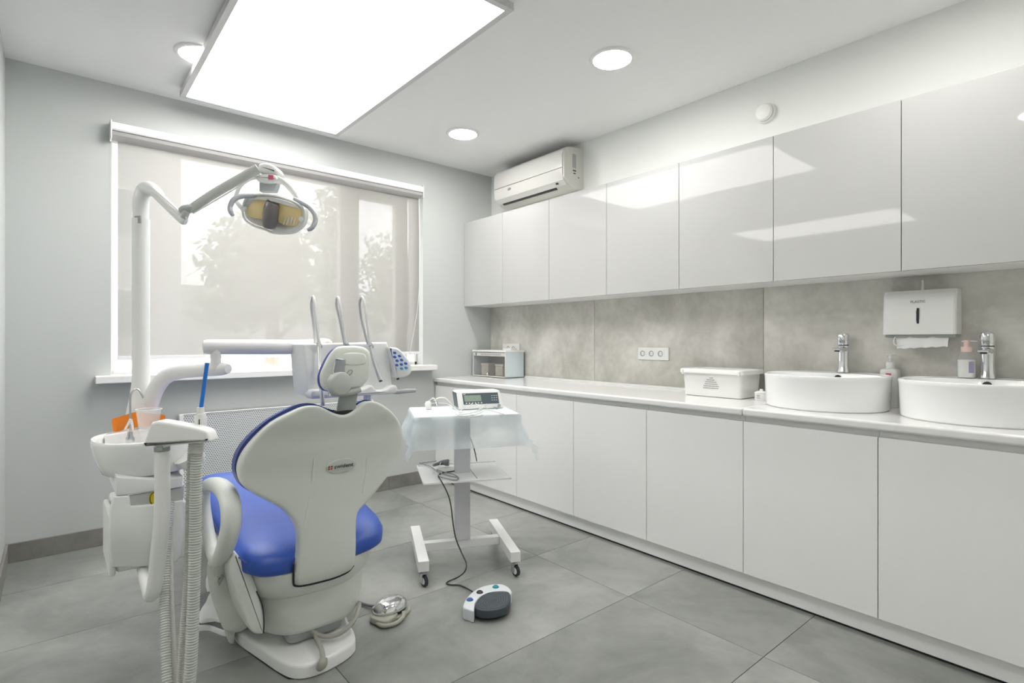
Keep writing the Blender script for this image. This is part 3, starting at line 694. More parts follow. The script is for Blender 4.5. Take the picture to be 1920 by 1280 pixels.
# headrest
HD = dplane(650,690,1.90,tilt=-.10,yaw=math.radians(22))
hd = [(631.7,650.4),(643.7,647.4),(665.6,646.8),(683,649.5),(693,656.4),(696.5,667),(696,687),(693,705.6),(686,717.6),(675.4,726),(655,730),(630,733.5),(614,732),(606,727),(601.5,719),(600.2,708),(601.5,698),(606.6,686),(614,670.6),(622,658.6)]
hcc = (648,690)
def FH(px, py, w=0):
    r2 = ((px-hcc[0])/48)**2+((py-hcc[1])/42)**2
    return HD(px, py, w+.018*r2*.6)
MB().slab(hd, FH, .030, rnd=.012, sub=3, grid=7, seg=4).build('headrest_shell', 'chair_plastic', ch, ang=60)
hc = [(a-(3.5 if a<650 else 0), b-(1.0 if b<690 else 0)) for a,b in hd]
MB().slab(hc, lambda a,b,w=0: FH(a,b,w+.031), .042, rnd=.014, sub=3).build('headrest_cushion', 'blue_edge', ch, ang=60)
MB().slab([(645,663),(683,663),(684,682),(646,683)], lambda a,b,w=0: FH(a,b,w-.003), .012, rnd=.004, sub=6).build('grip_recess', 'chair_plastic', ch, ang=60)
MB().slab([(628,676),(631,673.5),(644,673.5),(647,677),(646,690),(643,707),(626,707)], lambda a,b,w=0: HD(a,b,w-.022), .022, rnd=.004, sub=3).build('hinge_bracket', 'bracket_grey', ch, ang=60)
MB().tube([HD(627,680,-.026),HD(625,692,-.026),HD(623,704,-.026)], .0022, 8).build('hinge_pin', 'chrome', ch)
MB().tube([HD(650,700,-.012),HD(655,694,-.014),HD(660,695,-.012),HD(658,701,-.010),HD(652,704,-.008)], .0018, 8).build('release_lever', 'grey_plastic', ch)
q = at(641,719,d=1.86); nrm = (CAM-q); nrm.z = 0; nrm.normalize(); nrm.rotate(Matrix.Rotation(math.radians(30),3,'Z'))
MB().tube([q-nrm*.028, q-nrm*.004, q, q+nrm*.002],[.040,.040,.0385,.036], 36, smooth=False).build('adjuster_disc', mat('disc_grey',(.52,.54,.52),.35), ch, ang=40)
MB().tube([at(622,737,d=1.87),at(640,737,d=1.88),at(660,734.5,d=1.91),at(675,730,d=1.93)], [.010,.011,.011,.010], 14).build('neck_bar', mat('neck_grey',(.47,.50,.48),.35), ch)
MB().tube([at(617,732,d=1.865),at(618.5,742,d=1.865)], .005, 10).build('bar_bolt', 'chrome', ch)
MB().slab([(637,740),(671,738),(668,757),(667,776),(664,779),(634,779),(631,776),(634,757)], dplane(650,760,1.915,yaw=math.radians(30)), .012, rnd=.002, smooth=False).build('neck_plate', mat('neck_plate_grey',(.33,.35,.34),.35), ch)
MB().slab([(632,772),(670,768),(670,773),(660,777),(640,778)], lambda a,b,w=0: Fback(a,b,w+.016), .02, smooth=True).build('neck_slot', 'dark', ch)
# seat cushion: lofted sections along y
m = MB(); rg = []
for (y,a,b,z) in ((-2.000,.17,.018,.400),(-1.992,.215,.036,.402),(-1.972,.245,.050,.406),(-1.93,.270,.060,.413),(-1.86,.286,.064,.424),(-1.72,.292,.066,.446),(-1.55,.292,.066,.474),(-1.38,.285,.066,.505),(-1.24,.272,.066,.520),(-1.1,.25,.062,.515),(-.95,.235,.055,.48),(-.80,.22,.05,.43),(-.68,.20,.045,.39),(-.60,.17,.035,.36),(-.57,.12,.015,.35)):
    ring = []
    for j in range(48):
        t = 2*math.pi*j/48; cs, sn = math.cos(t), math.sin(t); nx = 2.6
        X = a*math.copysign(abs(cs)**(2/nx),cs); Z = b*math.copysign(abs(sn)**(2/nx),sn)
        dip = -.030*math.exp(-(X/.13)**2) if sn > 0 and -2.0 < y < -.9 else 0
        if sn > 0: Z += .012*(abs(X)/a)**2
        ring.append(Vector((XC+X, y, z+Z+dip*(sn if sn>0 else 0))))
    rg.append(ring)
m.rings(rg).build('seat_cushion', 'blue_vinyl', ch, ang=70)
sm = MB(); 
sm.tube([Vector((XC-.262,-1.978,.437)),Vector((XC-.281,-1.90,.452)),Vector((XC-.289,-1.78,.467)),Vector((XC-.290,-1.6,.495)),Vector((XC-.284,-1.4,.528))], .0022, 6).build('seat_seam', 'blue_edge', ch)
# seat shell and pedestal cover (plan rings)
m = MB(); cy = -1.50
R = [(.284,.500,.372,3.0,0),(.292,.508,.366,3.0,0),(.290,.506,.33,3.0,0),(.270,.487,.286,3.0,0),(.250,.470,.268,3.0,0),(.243,.463,.262,3.0,0)]
rg = []
for a,b,z,n,_ in R:
    ring = sring((XC,cy),a,b,z,n,72)
    for p in ring:
        if z > .3: p.z += .09*max(0,(p.y+1.95))*1.0
    rg.append(ring)
m.rings(rg).build('seat_shell', 'chair_plastic', ch, ang=50)
m = MB(); rg = []
for a,b,z,n in ((.236,.455,.272,3.4),(.236,.457,.262,3.4),(.230,.455,.20,3.4),(.216,.440,.125,3.4),(.208,.432,.108,3.4),(.195,.42,.104,3.4)):
    rg.append(sring((XC+.018,cy),a,b,z,n,72))
m.rings(rg).build('pedestal_cover', 'chair_plastic', ch, ang=50)
MB().box((XC-.10,-1.9,.05),(XC+.12,-1.2,.12),.03).build('pedestal_core', 'grey_plastic', ch)
# left flank of the pedestal
MB().slab([(441,1037),(455,1052),(473,1080),(484,1108),(493,1135),(496,1165),(498,1186),(488,1190),(474,1187),(463,1172),(452,1140),(440,1100),(430,1060)], yplane(-1.935), .30, rnd=.012, sub=3).build('pedestal_flank', 'chair_plastic', ch, ang=60)
MB().tube([yplane(-1.936)(a,b,0) for a,b in ((481,1108),(489,1126),(493.5,1145),(495,1166),(494.5,1186))], .0022, 6).build('flank_gap', 'black_rubber', ch)
MB().slab([(412,1150),(418,1176),(428,1203),(432,1207.5),(439,1206),(443,1183),(466,1174),(470,1150),(440,1125)], dplane(438,1180,2.115,yaw=.5), .10, rnd=.008, sub=3).build('pedestal_foot', 'chair_plastic', ch, ang=60)
MB().tube([at(412,1050,d=2.02),at(415,1075,d=2.03),at(425,1108,d=2.06),at(438,1138,d=2.07),at(446,1160,d=2.08),at(447,1172,d=2.09)], [.040,.046,.052,.057,.056,.030], 20, sub=8).build('pedestal_arm', 'chair_plastic', ch, ang=60)
MB().slab([(389,1052),(388,1090),(389,1112),(402,1122),(418,1150),(432,1172),(450,1150),(430,1090),(410,1052)], dplane(410,1110,2.17), .12, rnd=.02, sub=3).build('pedestal_side', 'chair_plastic', ch, ang=60)
MB().slab([(401,1070),(409,1062),(418,1082),(410,1098)], dplane(409,1080,1.985,yaw=-.5), .004, smooth=False, rnd=.0005, seg=1).build('rating_sticker', 'sticker', ch)
m = MB()
for k in range(4): a = at(404.5+k*1.6,1071+k*5,d=1.978); b = at(412.0+k*1.2,1066+k*5.2,d=1.978); m.tube([a,b], .0009, 4, smooth=False)
m.build('sticker_print', 'dark_print', ch)
# base plates
def zslab(pts, z, th, rnd, name, mt, sub=4): return MB().slab(pts, lambda x,y,w=0: Vector((x,y,z-w)), th, rnd=rnd, sub=sub, px=1).build(name, mt, ch, ang=60)
zslab([(-2.558,-1.60),(-2.55,-1.68),(-2.515,-1.84),(-2.490,-1.95),(-2.46,-2.02),(-2.40,-2.050),(-2.31,-2.040),(-2.235,-2.005),(-2.205,-1.95),(-2.185,-1.84),(-2.15,-1.68),(-2.145,-1.3),(-2.17,-.95),(-2.35,-.92),(-2.53,-.95),(-2.558,-1.3)], .052, .048, .014, 'base_plate', 'unit_plastic')
zslab([(-2.555,-1.62),(-2.49,-1.955),(-2.46,-2.015),(-2.40,-2.044),(-2.31,-2.034),(-2.24,-2.0),(-2.21,-1.95),(-2.155,-1.68),(-2.16,-1.3),(-2.35,-1.2),(-2.54,-1.3)], .0045, .0045, .0, 'base_gasket', 'dark')
zslab([(-2.655,-1.30),(-2.668,-1.38),(-2.66,-1.43),(-2.62,-1.46),(-2.57,-1.56),(-2.50,-1.50),(-2.50,-1.2),(-2.60,-1.18)], .022, .022, .006, 'side_base', 'unit_plastic')
zslab([(-2.655,-1.30),(-2.664,-1.38),(-2.656,-1.425),(-2.62,-1.45),(-2.57,-1.55),(-2.50,-1.50),(-2.50,-1.2),(-2.60,-1.18)], .042, .02, 0, 'side_gap', 'cable_grey')
fl = [(392,1112),(386,1126),(378,1138),(372,1152),(373,1158),(380,1160),(400,1157),(418,1160),(440,1150),(430,1120),(405,1100)]
def Fflap(px,py,w=0):
    p = at(px,py,z=.058+.10*max(0,(1150-py)/50)**1.5); return p-UP*w
MB().slab(fl, Fflap, .018, rnd=.006, sub=3, grid=8).build('side_cover', 'unit_plastic', ch, ang=60)
# armrest loop
AR = [(384,917,2.10),(391,909,2.05),(402,908,1.99),(415,913,1.93),(427,928,1.87),(433,953,1.83),(433,982,1.82),(427,1012,1.84),(418,1037,1.88),(409,1048,1.91),(400,1037,1.95),(393,1010,2.0),(387,978,2.05),(383,944,2.09)]
AW = [.021,.026,.030,.033,.034,.033,.032,.032,.030,.026,.023,.022,.022,.021]
MB().tube([at(a,b,d=d) for a,b,d in AR], AW, 16, sub=5, closed=True, flat=.9, hint=(.9,-.3,0)).build('armrest', 'chair_plastic', ch, ang=70)
MB().tube([at(410,1050,d=1.93),at(414,1066,d=2.0),at(420,1080,d=2.04)], [.022,.030,.034], 14).build('armrest_mount', 'chair_plastic', ch, ang=70)
# floor hoses of the chair
MB().tube([at(674,1132,d=2.20),at(670,1150,d=2.14),at(660,1168,d=2.10),at(640,1186,d=2.07),at(618,1193,d=2.06),at(598,1190,d=2.06),at(580,1177,d=2.06)], .0085, 10).build('floor_hose', 'tube_beige', ch)
MB().tube([at(590,1190,d=2.055),at(599,1208,d=2.00),at(604,1222,d=1.965),at(606,1238,d=1.925)], [.007,.009,.009,.009], 10).tube([at(606,1234,d=1.935),at(605,1243,d=1.925),at(602,1248,d=1.925),at(598,1252,d=1.93)], [.014,.017,.016,.012], 12).build('power_cable', 'tube_beige', ch)

# chrome foot pedal
fp = thing('chrome_foot_pedal', (-1.965,-1.76,0), 'shiny chrome dome foot pedal on a beige base, on the floor beside the chair', 'foot pedal')
cd_ = at(731,1132,z=.045); a_ = at(702,1144,z=.04); b_ = at(760,1118,z=.04); U_ = (b_-a_); L_ = U_.length/2; U_.normalize(); V_ = Vector((-U_.y,U_.x,0))
def ell(c, ra, rb, z, n=40): return [c.xy.to_3d()+UP*z+U_*(ra*math.cos(2*math.pi*j/n))+V_*(rb*math.sin(2*math.pi*j/n)) for j in range(n)]
LB = L_*.72
MB().rings([ell(cd_,L_,LB,.030),ell(cd_,L_*1.01,LB*1.01,.034),ell(cd_,L_*.97,LB*.97,.042),ell(cd_,L_*.86,LB*.86,.055),ell(cd_,L_*.66,LB*.66,.066),ell(cd_,L_*.4,LB*.4,.072),ell(cd_,L_*.1,LB*.1,.074)]).build('dome', 'chrome', fp, ang=60)
cb = cd_+U_*.006-V_*.012
MB().rings([ell(cb,L_*.98,LB*.98,.0005),ell(cb,L_*1.02,LB*1.02,.005),ell(cb,L_*1.02,LB*1.02,.010),ell(cb,L_*.97,LB*.97,.014)]).build('base', mat('pedal_beige',(.40,.40,.34),.4), fp, ang=50)
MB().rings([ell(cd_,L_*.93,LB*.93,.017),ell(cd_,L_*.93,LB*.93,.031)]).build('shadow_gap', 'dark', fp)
bk = [(694,1156),(697,1144),(703,1139),(722,1147),(741,1146),(745,1150),(728,1163),(712,1163)]
MB().slab(bk, zplane(.028), .022, rnd=.004, smooth=True, sub=3).build('connector_block', 'pedal_beige', fp, ang=50)
for (a,b) in ((700.5,1142.5),(722,1147.5)):
    p = at(a,b,z=.040); MB().tube([p-UP*.012,p+UP*.008,p+UP*.012],[.0095,.0085,.004],16,smooth=False).build('stud', 'pedal_beige' if a > 710 else 'chrome', fp)
MB().tube([at(722,1143,z=.055),at(724,1139,z=.066),at(727,1135,z=.074)], .0022, 8).build('spring_wire', 'steel', fp)
MB().tube([at(706,1158,z=.012),at(709,1169,z=.012),at(722,1173,z=.012),at(742,1168,z=.012),at(755,1157,z=.014),at(756,1148,z=.016)], .0085, 10).build('lift_bow', 'pedal_beige', fp)
MB().tube([at(668,1127,z=.012),at(684,1132.5,z=.010),at(700,1136,z=.016)], .0065, 10).build('cable', 'cable_grey', fp)

# ------------------------------------------------------------------ dental unit: cabinet, spittoon, lamp column
du = thing('spittoon_unit', (-2.86,-1.55,.36), 'white dental unit cabinet with spittoon bowl and tall lamp column, left of the chair', 'dental unit')
yf = -1.72
UXa, UXb = -2.953, -2.735
MB().box((UXa+.004,yf+.02,.405),(UXb-.004,yf+.34,.615),.012,3).build('cabinet', 'unit_plastic', du)
door = [(213,931),(240,929.5),(242.5,944),(246,949),(290,945),(343,938),(344,1000),(342,1040),(330,1055),(290,1062),(212,1064),(207,1048),(204,1000),(206,955)]
MB().slab(door, yplane(yf), .02, rnd=.006, sub=1, smooth=False, seg=3).build('door', 'unit_plastic', du, ang=50)
MB().box((UXa-.016,yf+.01,.40),(UXa+.003,yf+.30,.60),.008,2).build('side_panel', 'unit_plastic', du)
MB().slab([(243,929),(343,914),(343,940),(246,950)], yplane(yf+.012), .01, smooth=False).build('recess', mat('recess_grey',(.50,.52,.51),.4), du)
MB().slab([(281,926),(287,922.5),(296,922),(300,930),(298,945),(293,950),(283,950),(280,940)], yplane(yf+.009), .004, smooth=True, sub=3).build('yellow_sticker', 'yellow_sticker', du)
MB().tube([yplane(yf+.006)(a,b) for a,b in ((292,922),(285,925),(281.5,933),(282.5,941),(286,946))], .0013, 6).build('sticker_ring', 'dark', du)
MB().slab([(218,893),(300,898),(343,893),(343,913),(300,920),(218,930)], yplane(yf+.004), .30, rnd=.006, sub=1, smooth=False).build('neck', 'unit_plastic', du)
# lower back of the unit with its arm to the chair
MB().slab([(318,914),(346,908),(346,960),(342,1025),(334,1041),(322,1030)], yplane(yf+.16), .14, rnd=.01, sub=1, smooth=False).build('rear_cover', mat('cool_grey_plastic',(.62,.65,.67),.35), du)
MB().tube([at(318,1000,d=2.12),at(338,1001,d=2.12),at(355,1008,d=2.12),at(372,1022,d=2.12),at(390,1048,d=2.13),at(405,1066,d=2.13)], [.030,.030,.031,.032,.034,.034], 16).build('link_arm', 'chair_plastic', du, ang=60)
# bowl
bc_ = Vector((-2.846,-1.545,0))
m = MB(); rg = []
for a,b,z,n in ((.118,.13,.716,2.4),(.135,.148,.724,2.4),(.150,.168,.76,2.3),(.162,.178,.80,2.2),(.167,.182,.832,2.2),(.166,.181,.842,2.2),(.163,.177,.846,2.2),(.154,.168,.844,2.2),(.149,.163,.832,2.2),(.14,.15,.800,2.2),(.10,.11,.782,2.2),(.03,.03,.776,2.2)):
    rg.append(sring(bc_,a,b,z,n,64))
m.rings(rg).build('spittoon_bowl', 'ceramic', du, ang=60)
MB().tube([at(350,850,d=1.98),at(362,862,d=2.0),at(372,872,d=2.03)], [.05,.045,.02], 14).build('bowl_bracket', 'unit_plastic', du, ang=60)
# ledge at the back of the bowl
MB().slab([(-2.965,-1.45),(-2.94,-1.39),(-2.86,-1.355),(-2.76,-1.38),(-2.71,-1.44),(-2.73,-1.47),(-2.85,-1.42),(-2.95,-1.46)], lambda x,y,w=0: Vector((x,y,.848-w)), .05, rnd=.006, px=1, sub=4).build('bowl_ledge', 'ceramic', du, ang=60)
# rinse spout
q = at(244,815,d=2.0)
MB().lathe([(.013,.822),(.014,.828),(.014,.838),(.009,.848),(.008,.862)], (q.x,q.y,0), 20).build('spout_base', 'steel', du)
k_ = 2.0
MB().tube([at(x,y,d=k_) for x,y in ((244.5,808),(244.3,780),(244.3,745),(247,736),(254,730),(260,731),(265,738),(268.5,746))], .0034, 10).build('rinse_spout', 'steel', du)
MB().tube([at(x,y,d=k_-.02) for x,y in ((245,786),(240,795),(234,805))], [.005,.004,.003], 8).tube([at(x,y,d=k_-.02) for x,y in ((245,786),(248,796),(249,806))], [.005,.004,.003], 8).build('cup_filler', 'white_plastic', du)
# column
pb_ = at(264.5,770,d=2.2); PX, PY = pb_.x, pb_.y
MB().lathe([(.066,.80),(.062,.85),(.050,.91),(.038,.98),(.032,1.03),(.031,1.07),(.031,1.69)], (PX,PY,0), 32).build('column', 'unit_plastic', du, ang=50)
MB().lathe([(.0275,1.688),(.0275,1.735)], (PX,PY,0), 32).build('column_collar', 'satin_white', du)
MB().slab([(252,405),(263,404),(264,418),(252,419)], lambda a,b,w=0: at(a,b,d=2.17)+FW*w, .004, smooth=False).build('collar_label', 'sticker', du)

# surgical lamp on the column
lp = thing('dental_lamp', (PX,PY,1.70), 'dental operating lamp with amber reflector and curved handles on a jointed arm over the chair', 'lamp')
MB().tube([Vector((PX,PY,1.725)),at(264,390,d=2.2),at(265.5,372,d=2.2),at(271,357,d=2.2),at(280,353,d=2.18),at(292,360,d=2.15),at(300,368,d=2.12)], [.0285,.0285,.029,.029,.028,.023,.018], 20, sub=6).build('elbow', 'unit_plastic', lp, ang=60)
MB().tube([at(284,356,d=2.16),at(300,370,d=2.11),at(322,392,d=2.05),at(342,411,d=1.99),at(349,416,d=1.985)], [.018,.020,.019,.018,.012], 16, flat=.8).build('fixed_arm', 'unit_plastic', lp, ang=60)
MB().tube([at(284,350,d=2.12),at(318,380,d=2.03),at(351,410,d=1.97)], .0035, 6).build('arm_edge', 'satin_white', lp)
MB().tube([at(344,409,d=1.98),at(347,402,d=1.98),at(350,396,d=1.985)], [.013,.013,.012], 16).build('arm_joint', mat('joint_grey',(.50,.53,.51),.4), lp)
MB().tube([at(338,396,d=1.985),at(345,393,d=1.985),at(357,391,d=1.985),at(362,392,d=1.985)], [.010,.016,.016,.012], 16).build('arm_knuckle', 'joint_grey', lp, ang=60)
MB().tube([at(356,393,d=1.985),at(400,364,d=2.0),at(450,335,d=2.02),at(484,316,d=2.03)], [.016,.017,.0175,.018], 16, flat=.7).build('spring_arm', mat('arm_grey',(.58,.60,.57),.35), lp, ang=60)
MB().tube([at(362,400,d=1.985),at(420,366,d=2.0),at(470,336,d=2.02)], .0025, 6).build('arm_trim', 'satin_white', lp)
DL = 2.04
MB().slab([(482,310),(487,305),(500,304),(512,309),(520,318),(519,325),(508,327),(490,325),(483,319)], dplane(500,315,DL), .055, rnd=.015, sub=4).build('knuckle', 'unit_plastic', lp, ang=60)
MB().slab([(481,327),(500,325),(514,327),(520,335),(514,340),(500,341),(484,339),(479,334)], dplane(500,333,DL-.005), .05, rnd=.010, sub=4).build('yoke_hub', 'unit_plastic', lp, ang=60)
MB().slab([(503,327.5),(512,328.5),(512,336.5),(503,336)], dplane(507,332,DL-.007), .004, smooth=False).build('pink_mark', 'pink_print', lp)
MB().tube([at(x,y,d=d) for x,y,d in ((486,330,2.05),(468,334,2.06),(452,346,2.07),(444,362,2.08),(443,375,2.07),(450,385,2.05),(456,390,2.04))], [.011,.010,.009,.008,.008,.010,.009], 12, flat=.6).build('yoke_arm', 'unit_plastic', lp, ang=60)
MB().tube([at(x,y,d=d) for x,y,d in ((512,332,2.05),(530,340,2.05),(545,354,2.05),(555,368,2.05),(563,382,2.04),(567,394,2.03))], [.012,.010,.010,.009,.009,.009], 12, flat=.6).build('yoke_arm', 'unit_plastic', lp, ang=60)
MB().slab([(486,341),(519,344),(514,358),(486,358)], dplane(502,350,DL+.02), .03, rnd=.004, smooth=False).build('rear_vent', mat('vent_grey',(.42,.45,.45),.4), lp)
LF = dplane(512,400,DL-.02, tilt=.35, yaw=-.12)
outl = [(474,366),(492,364.5),(515,367),(540,374),(560,383),(569,392),(571,406),(568,421),(558,433),(543,437),(515,436.5),(498,430),(475,422),(460,411),(455.5,396),(458,380),(464,371)]
def Fcup(px,py,w=0):
    r2 = min(1,((px-513)/60)**2+((py-401)/38)**2); return LF(px,py,w+.035*(1-r2))
MB().slab(outl, Fcup, .03, rnd=.006, sub=3, grid=8).build('reflector_housing', mat('lamp_shell',(.80,.81,.80),.18), lp, ang=60)
ring = cr([(*p,0) for p in outl], 4, True)
MB().tube([LF(p.x,p.y,-.002) for p in ring], .0042, 8, smooth=False, closed=True).build('front_rim', 'unit_plastic', lp, ang=60)
MB().slab([(468,373),(482,371.5),(500,373),(497,409),(480,410),(464,406),(460,396),(463,380)], lambda a,b,w=0: LF(a,b,w+.006), .012, rnd=.003, sub=3).build('reflector', 'amber_glass', lp, ang=60)
MB().slab([(524,378),(545,382),(558,388),(564,397),(563,412),(556,421),(545,425),(521,418),(520,400)], lambda a,b,w=0: LF(a,b,w+.006), .012, rnd=.003, sub=3).build('reflector', 'amber_glass', lp, ang=60)
m = MB()
for k in range(4): m.tube([LF(536+k*6,406+k*.5,-.001), LF(534+k*6,414+k*.8,-.001), LF(532+k*6,421,-.001)], [.0015,.0028,.0022], 6)
m.build('reflector_lip', 'satin_white', lp)
MB().tube([LF(513,381,-.006),LF(511.5,392,-.012),LF(509,410,-.012),LF(507,424,-.008)], [.024,.026,.026,.023], 20, sub=4).build('bulb_cover', 'bulb_cover', lp, ang=50)
MB().slab([(500,376),(504,374),(506,380),(501,402),(497,410),(496,390)], lambda a,b,w=0: LF(a,b,w-.004), .006, sub=2).build('bulb_clip', 'bulb_cover', lp)
MB().slab([(462,375),(476,369),(505,369.5),(540,378),(563,390),(556,389),(535,384),(505,376),(480,374)], lambda a,b,w=0: LF(a,b,w-.001), .006, sub=3).build('inner_band', 'satin_white', lp)
MB().tube([at(x,y,d=d) for x,y,d in ((492,366,2.02),(472,367,2.0),(452,368,1.97),(438,375,1.95),(431.5,388,1.94),(433,398,1.93),(437,404,1.93))], [.007,.0085,.009,.009,.0085,.008,.006], 12).build('handle', mat('handle_grey',(.46,.48,.52),.4), lp, ang=60)
MB().tube([at(x,y,d=d) for x,y,d in ((552,373,2.02),(568,381,2.0),(582,390,1.97),(590,402,1.95),(591,415,1.94),(585,427,1.93),(577,431,1.93))], [.007,.0085,.0095,.009,.0085,.008,.006], 12).build('handle', 'handle_grey', lp, ang=60)
for x, y in ((458,391),(567,410)):
    MB().tube([LF(x,y,-.012),LF(x,y,.006)], .009, 14, smooth=False).build('side_knob', 'unit_plastic', lp)

# delivery table on its double arm
dt = thing('instrument_table', (-2.12,-1.75,1.08), 'white instrument delivery table with three whip arms and blue keypad behind the headrest', 'instrument table')
MB().tube([at(278,790,d=2.2),at(283,757,d=2.2),at(293,728,d=2.19),at(310,707,d=2.18),at(335,697,d=2.16),at(375,693.5,d=2.13),at(412,691.5,d=2.11),at(428,691,d=2.10)], [.020,.028,.030,.030,.0285,.027,.026,.018], 20, sub=6).build('lower_arm', mat('arm_white',(.82,.82,.82),.35), dt, ang=60)
MB().tube([at(404.5,655,d=2.10),at(404.5,692,d=2.10)], .0185, 20).build('swivel_post', 'arm_white', dt)
MB().tube([at(387,650,d=2.09),at(390,650,d=2.09),at(480,650,d=2.2),at(560,650,d=2.32),at(606,646,d=2.38),at(618,645,d=2.38)], [.020,.0285,.030,.030,.029,.02], 20, sub=3, flat=1).build('upper_arm', 'arm_white', dt, ang=60)
TF = yplane(-1.78)
MB().slab([(569,646),(575,644),(640,643.5),(700,642),(726,641.5),(729,650),(733,690),(736,728),(727,735),(660,739),(582,744),(577,738),(573,700)], TF, .16, rnd=.008, sub=1, smooth=False, seg=3).build('table_body', 'unit_plastic', dt, ang=50)
MB().slab([(577,733),(583,729),(602,729),(640,727),(672,728),(685,722),(693,722),(700,730),(716,729),(726,722),(737,722),(737,736),(700,739),(640,743),(590,746),(578,745.5)], lambda a,b,w=0: TF(a,b,w-.035), .06, rnd=.010, sub=2).build('front_lip', 'arm_white', dt, ang=50)
MB().tube([TF(736,735,-.01),TF(745,733.5,-.02),TF(760,732,-.02),TF(775,731.5,-.02)], [.008,.011,.010,.008], 14, flat=.7).build('table_handle', mat('handle_cool',(.46,.48,.50),.35), dt, ang=60)
kp = [(724,652),(729,651),(735,651),(742,653),(752,662),(762,676),(766.5,688),(766,697),(760,704),(748,707),(738,707),(735,700),(731,680)]
MB().slab(kp, lambda a,b,w=0: TF(a,b,w-.03), .05, rnd=.010, sub=3).build('keypad_body', 'unit_plastic', dt, ang=60)
MB().slab([(728,656),(735,655),(744,660),(754,672),(760,684),(759,693),(752,695),(739,692),(733,680)], lambda a,b,w=0: TF(a,b,w-.032), .004, sub=3).build('keypad_face', mat('keypad_white',(.74,.80,.86),.35), dt)
for i,(x,y) in enumerate(((733.6,661),(742.5,667),(733.7,668.7),(746.4,674.4),(738,675.6),(754,680.8),(746,682.6),(737.5,683.8),(754.8,688.6),(746.4,690.2))):
    rr = [(x+3.1*math.cos(2*math.pi*k/14), y+2.4*math.sin(2*math.pi*k/14)+.5*math.cos(2*math.pi*k/14)) for k in range(14)]
    MB().slab(rr, lambda a,b,w=0: TF(a,b,w-.0345), .004, rnd=.0012, seg=2, smooth=False).build('button', 'button_cyan' if i > 7 else 'button_blue', dt)
MB().tube([TF(744.5,709.5,-.012),TF(744.5,710.5,-.002)], .0045, 10, smooth=False).build('knob_hole', 'dark', dt)
MB().tube([TF(698,740,.05),TF(699,756,.05)], .017, 16, smooth=False).build('bracket_post', 'arm_white', dt)
for pts, mt, rr in (
    (((592,652),(588.5,610),(584.5,580),(584.5,566),(587,556),(589.5,566),(592,590),(595.5,620),(599,652)), 'hose_grey', .0062),
    (((645.5,645),(640,615),(635,590),(631,572),(631,562),(633,557),(636,562),(639,580),(644,610),(649,645)), 'hose_grey', .0055),
    (((690,645),(683,620),(677.5,597),(674.5,575),(675,563),(678.5,557),(682,563),(685.5,582),(690,615),(694,648)), 'hose_grey', .0055)):
    MB().tube([at(x,y,d=2.28-.02*i) for i,(x,y) in enumerate(pts)], rr, 10).build('whip_hose', mt if False else mat('whip_'+str(pts[0][0])[:3],(.66,.67,.66),.35), dt, ang=60)
for x in (596,648,692): MB().tube([TF(x-3,641,-.02),TF(x,648,-.02),TF(x+4,650,-.02)], [.008,.010,.006], 10).build('holder_clip', 'steel', dt)
MB().tube([at(598.5,650,d=2.11),at(600,680,d=2.08),at(602,715,d=2.05),at(604,745,d=2.03),at(605.5,760,d=2.03)], [.006,.0065,.0075,.008,.008], 12).build('instrument_hose', mat('metal_hose',(.70,.71,.70),.22,metal=.5), dt, ang=60)
MB().tube([at(694,648,d=2.11),at(700,675,d=2.10),at(706,694,d=2.10),at(710,704,d=2.10),at(714,714,d=2.10)], [.006,.0065,.007,.008,.009], 12).build('handpiece', 'metal_hose', dt, ang=60)
MB().tube([at(713.6,713,d=2.097),at(714.3,715,d=2.096)], .0065, 10, smooth=False).build('handpiece_tip', 'dark', dt)

# assistant's holder with suction hoses
ah = thing('suction_holder', (-2.83,-2.05,.5), 'white suction holder on a bent post with corrugated hoses, in front of the dental unit', 'suction holder')
AH = dplane(330,815,1.60)
MB().slab([(281,795),(286,790.8),(299,789.6),(324,794),(361,800.5),(380,806),(388,811),(393,823),(393,828),(380,829.5),(355,832),(316,835.8),(270,836.3),(267.5,834),(272.5,818)], AH, .045, rnd=.010, sub=2, seg=4).build('holder_body', 'unit_plastic', ah, ang=60)
MB().tube([at(304,833,d=1.63),at(304,870,d=1.63),at(304.5,930,d=1.63),at(303,980,d=1.63),at(298,1030,d=1.64),at(293,1075,d=1.65),at(288,1106,d=1.66),at(283,1116,d=1.69),at(277,1104,d=1.76),at(270,1078,d=1.86),at(265,1058,d=1.95)], [.0205,.0205,.021,.0215,.022,.021,.0205,.020,.018,.017,.017], 20, sub=5).build('bent_post', 'unit_plastic', ah, ang=60)
MB().tube([at(304,837,d=1.63),at(304,845,d=1.63)], .0212, 20, smooth=False).build('post_collar', 'sticker', ah)
MB().slab([(292,838),(304,837),(304,845),(293,845)], dplane(300,841,1.605), .003, smooth=False).build('collar_print', 'grey_plastic', ah)
MB().tube([at(376,803,d=1.66),at(376,785,d=1.66),at(375.5,777,d=1.66),at(374.5,774,d=1.66)], [.0165,.0175,.0155,.009], 16).build('suction_handpiece', 'arm_white', ah, ang=50)
MB().slab([(372.5,786),(374,786),(374,802),(372.5,802)], dplane(373,790,1.642), .002, smooth=False).build('handpiece_slot', 'dark', ah)
MB().tube([at(376,776,d=1.66),at(376,763,d=1.66)], [.0115,.0095], 16).build('nozzle_cap', 'white_plastic', ah)
MB().tube([at(377,764,d=1.66),at(381,735,d=1.66),at(385,705,d=1.66),at(388.5,680,d=1.66)], .0058, 12).build('suction_tip', 'blue_plastic', ah)
MB().tube([at(388.3,682,d=1.66),at(389.3,673,d=1.66)], .0062, 12, smooth=False).build('tip_end', 'bottle_clear', ah)
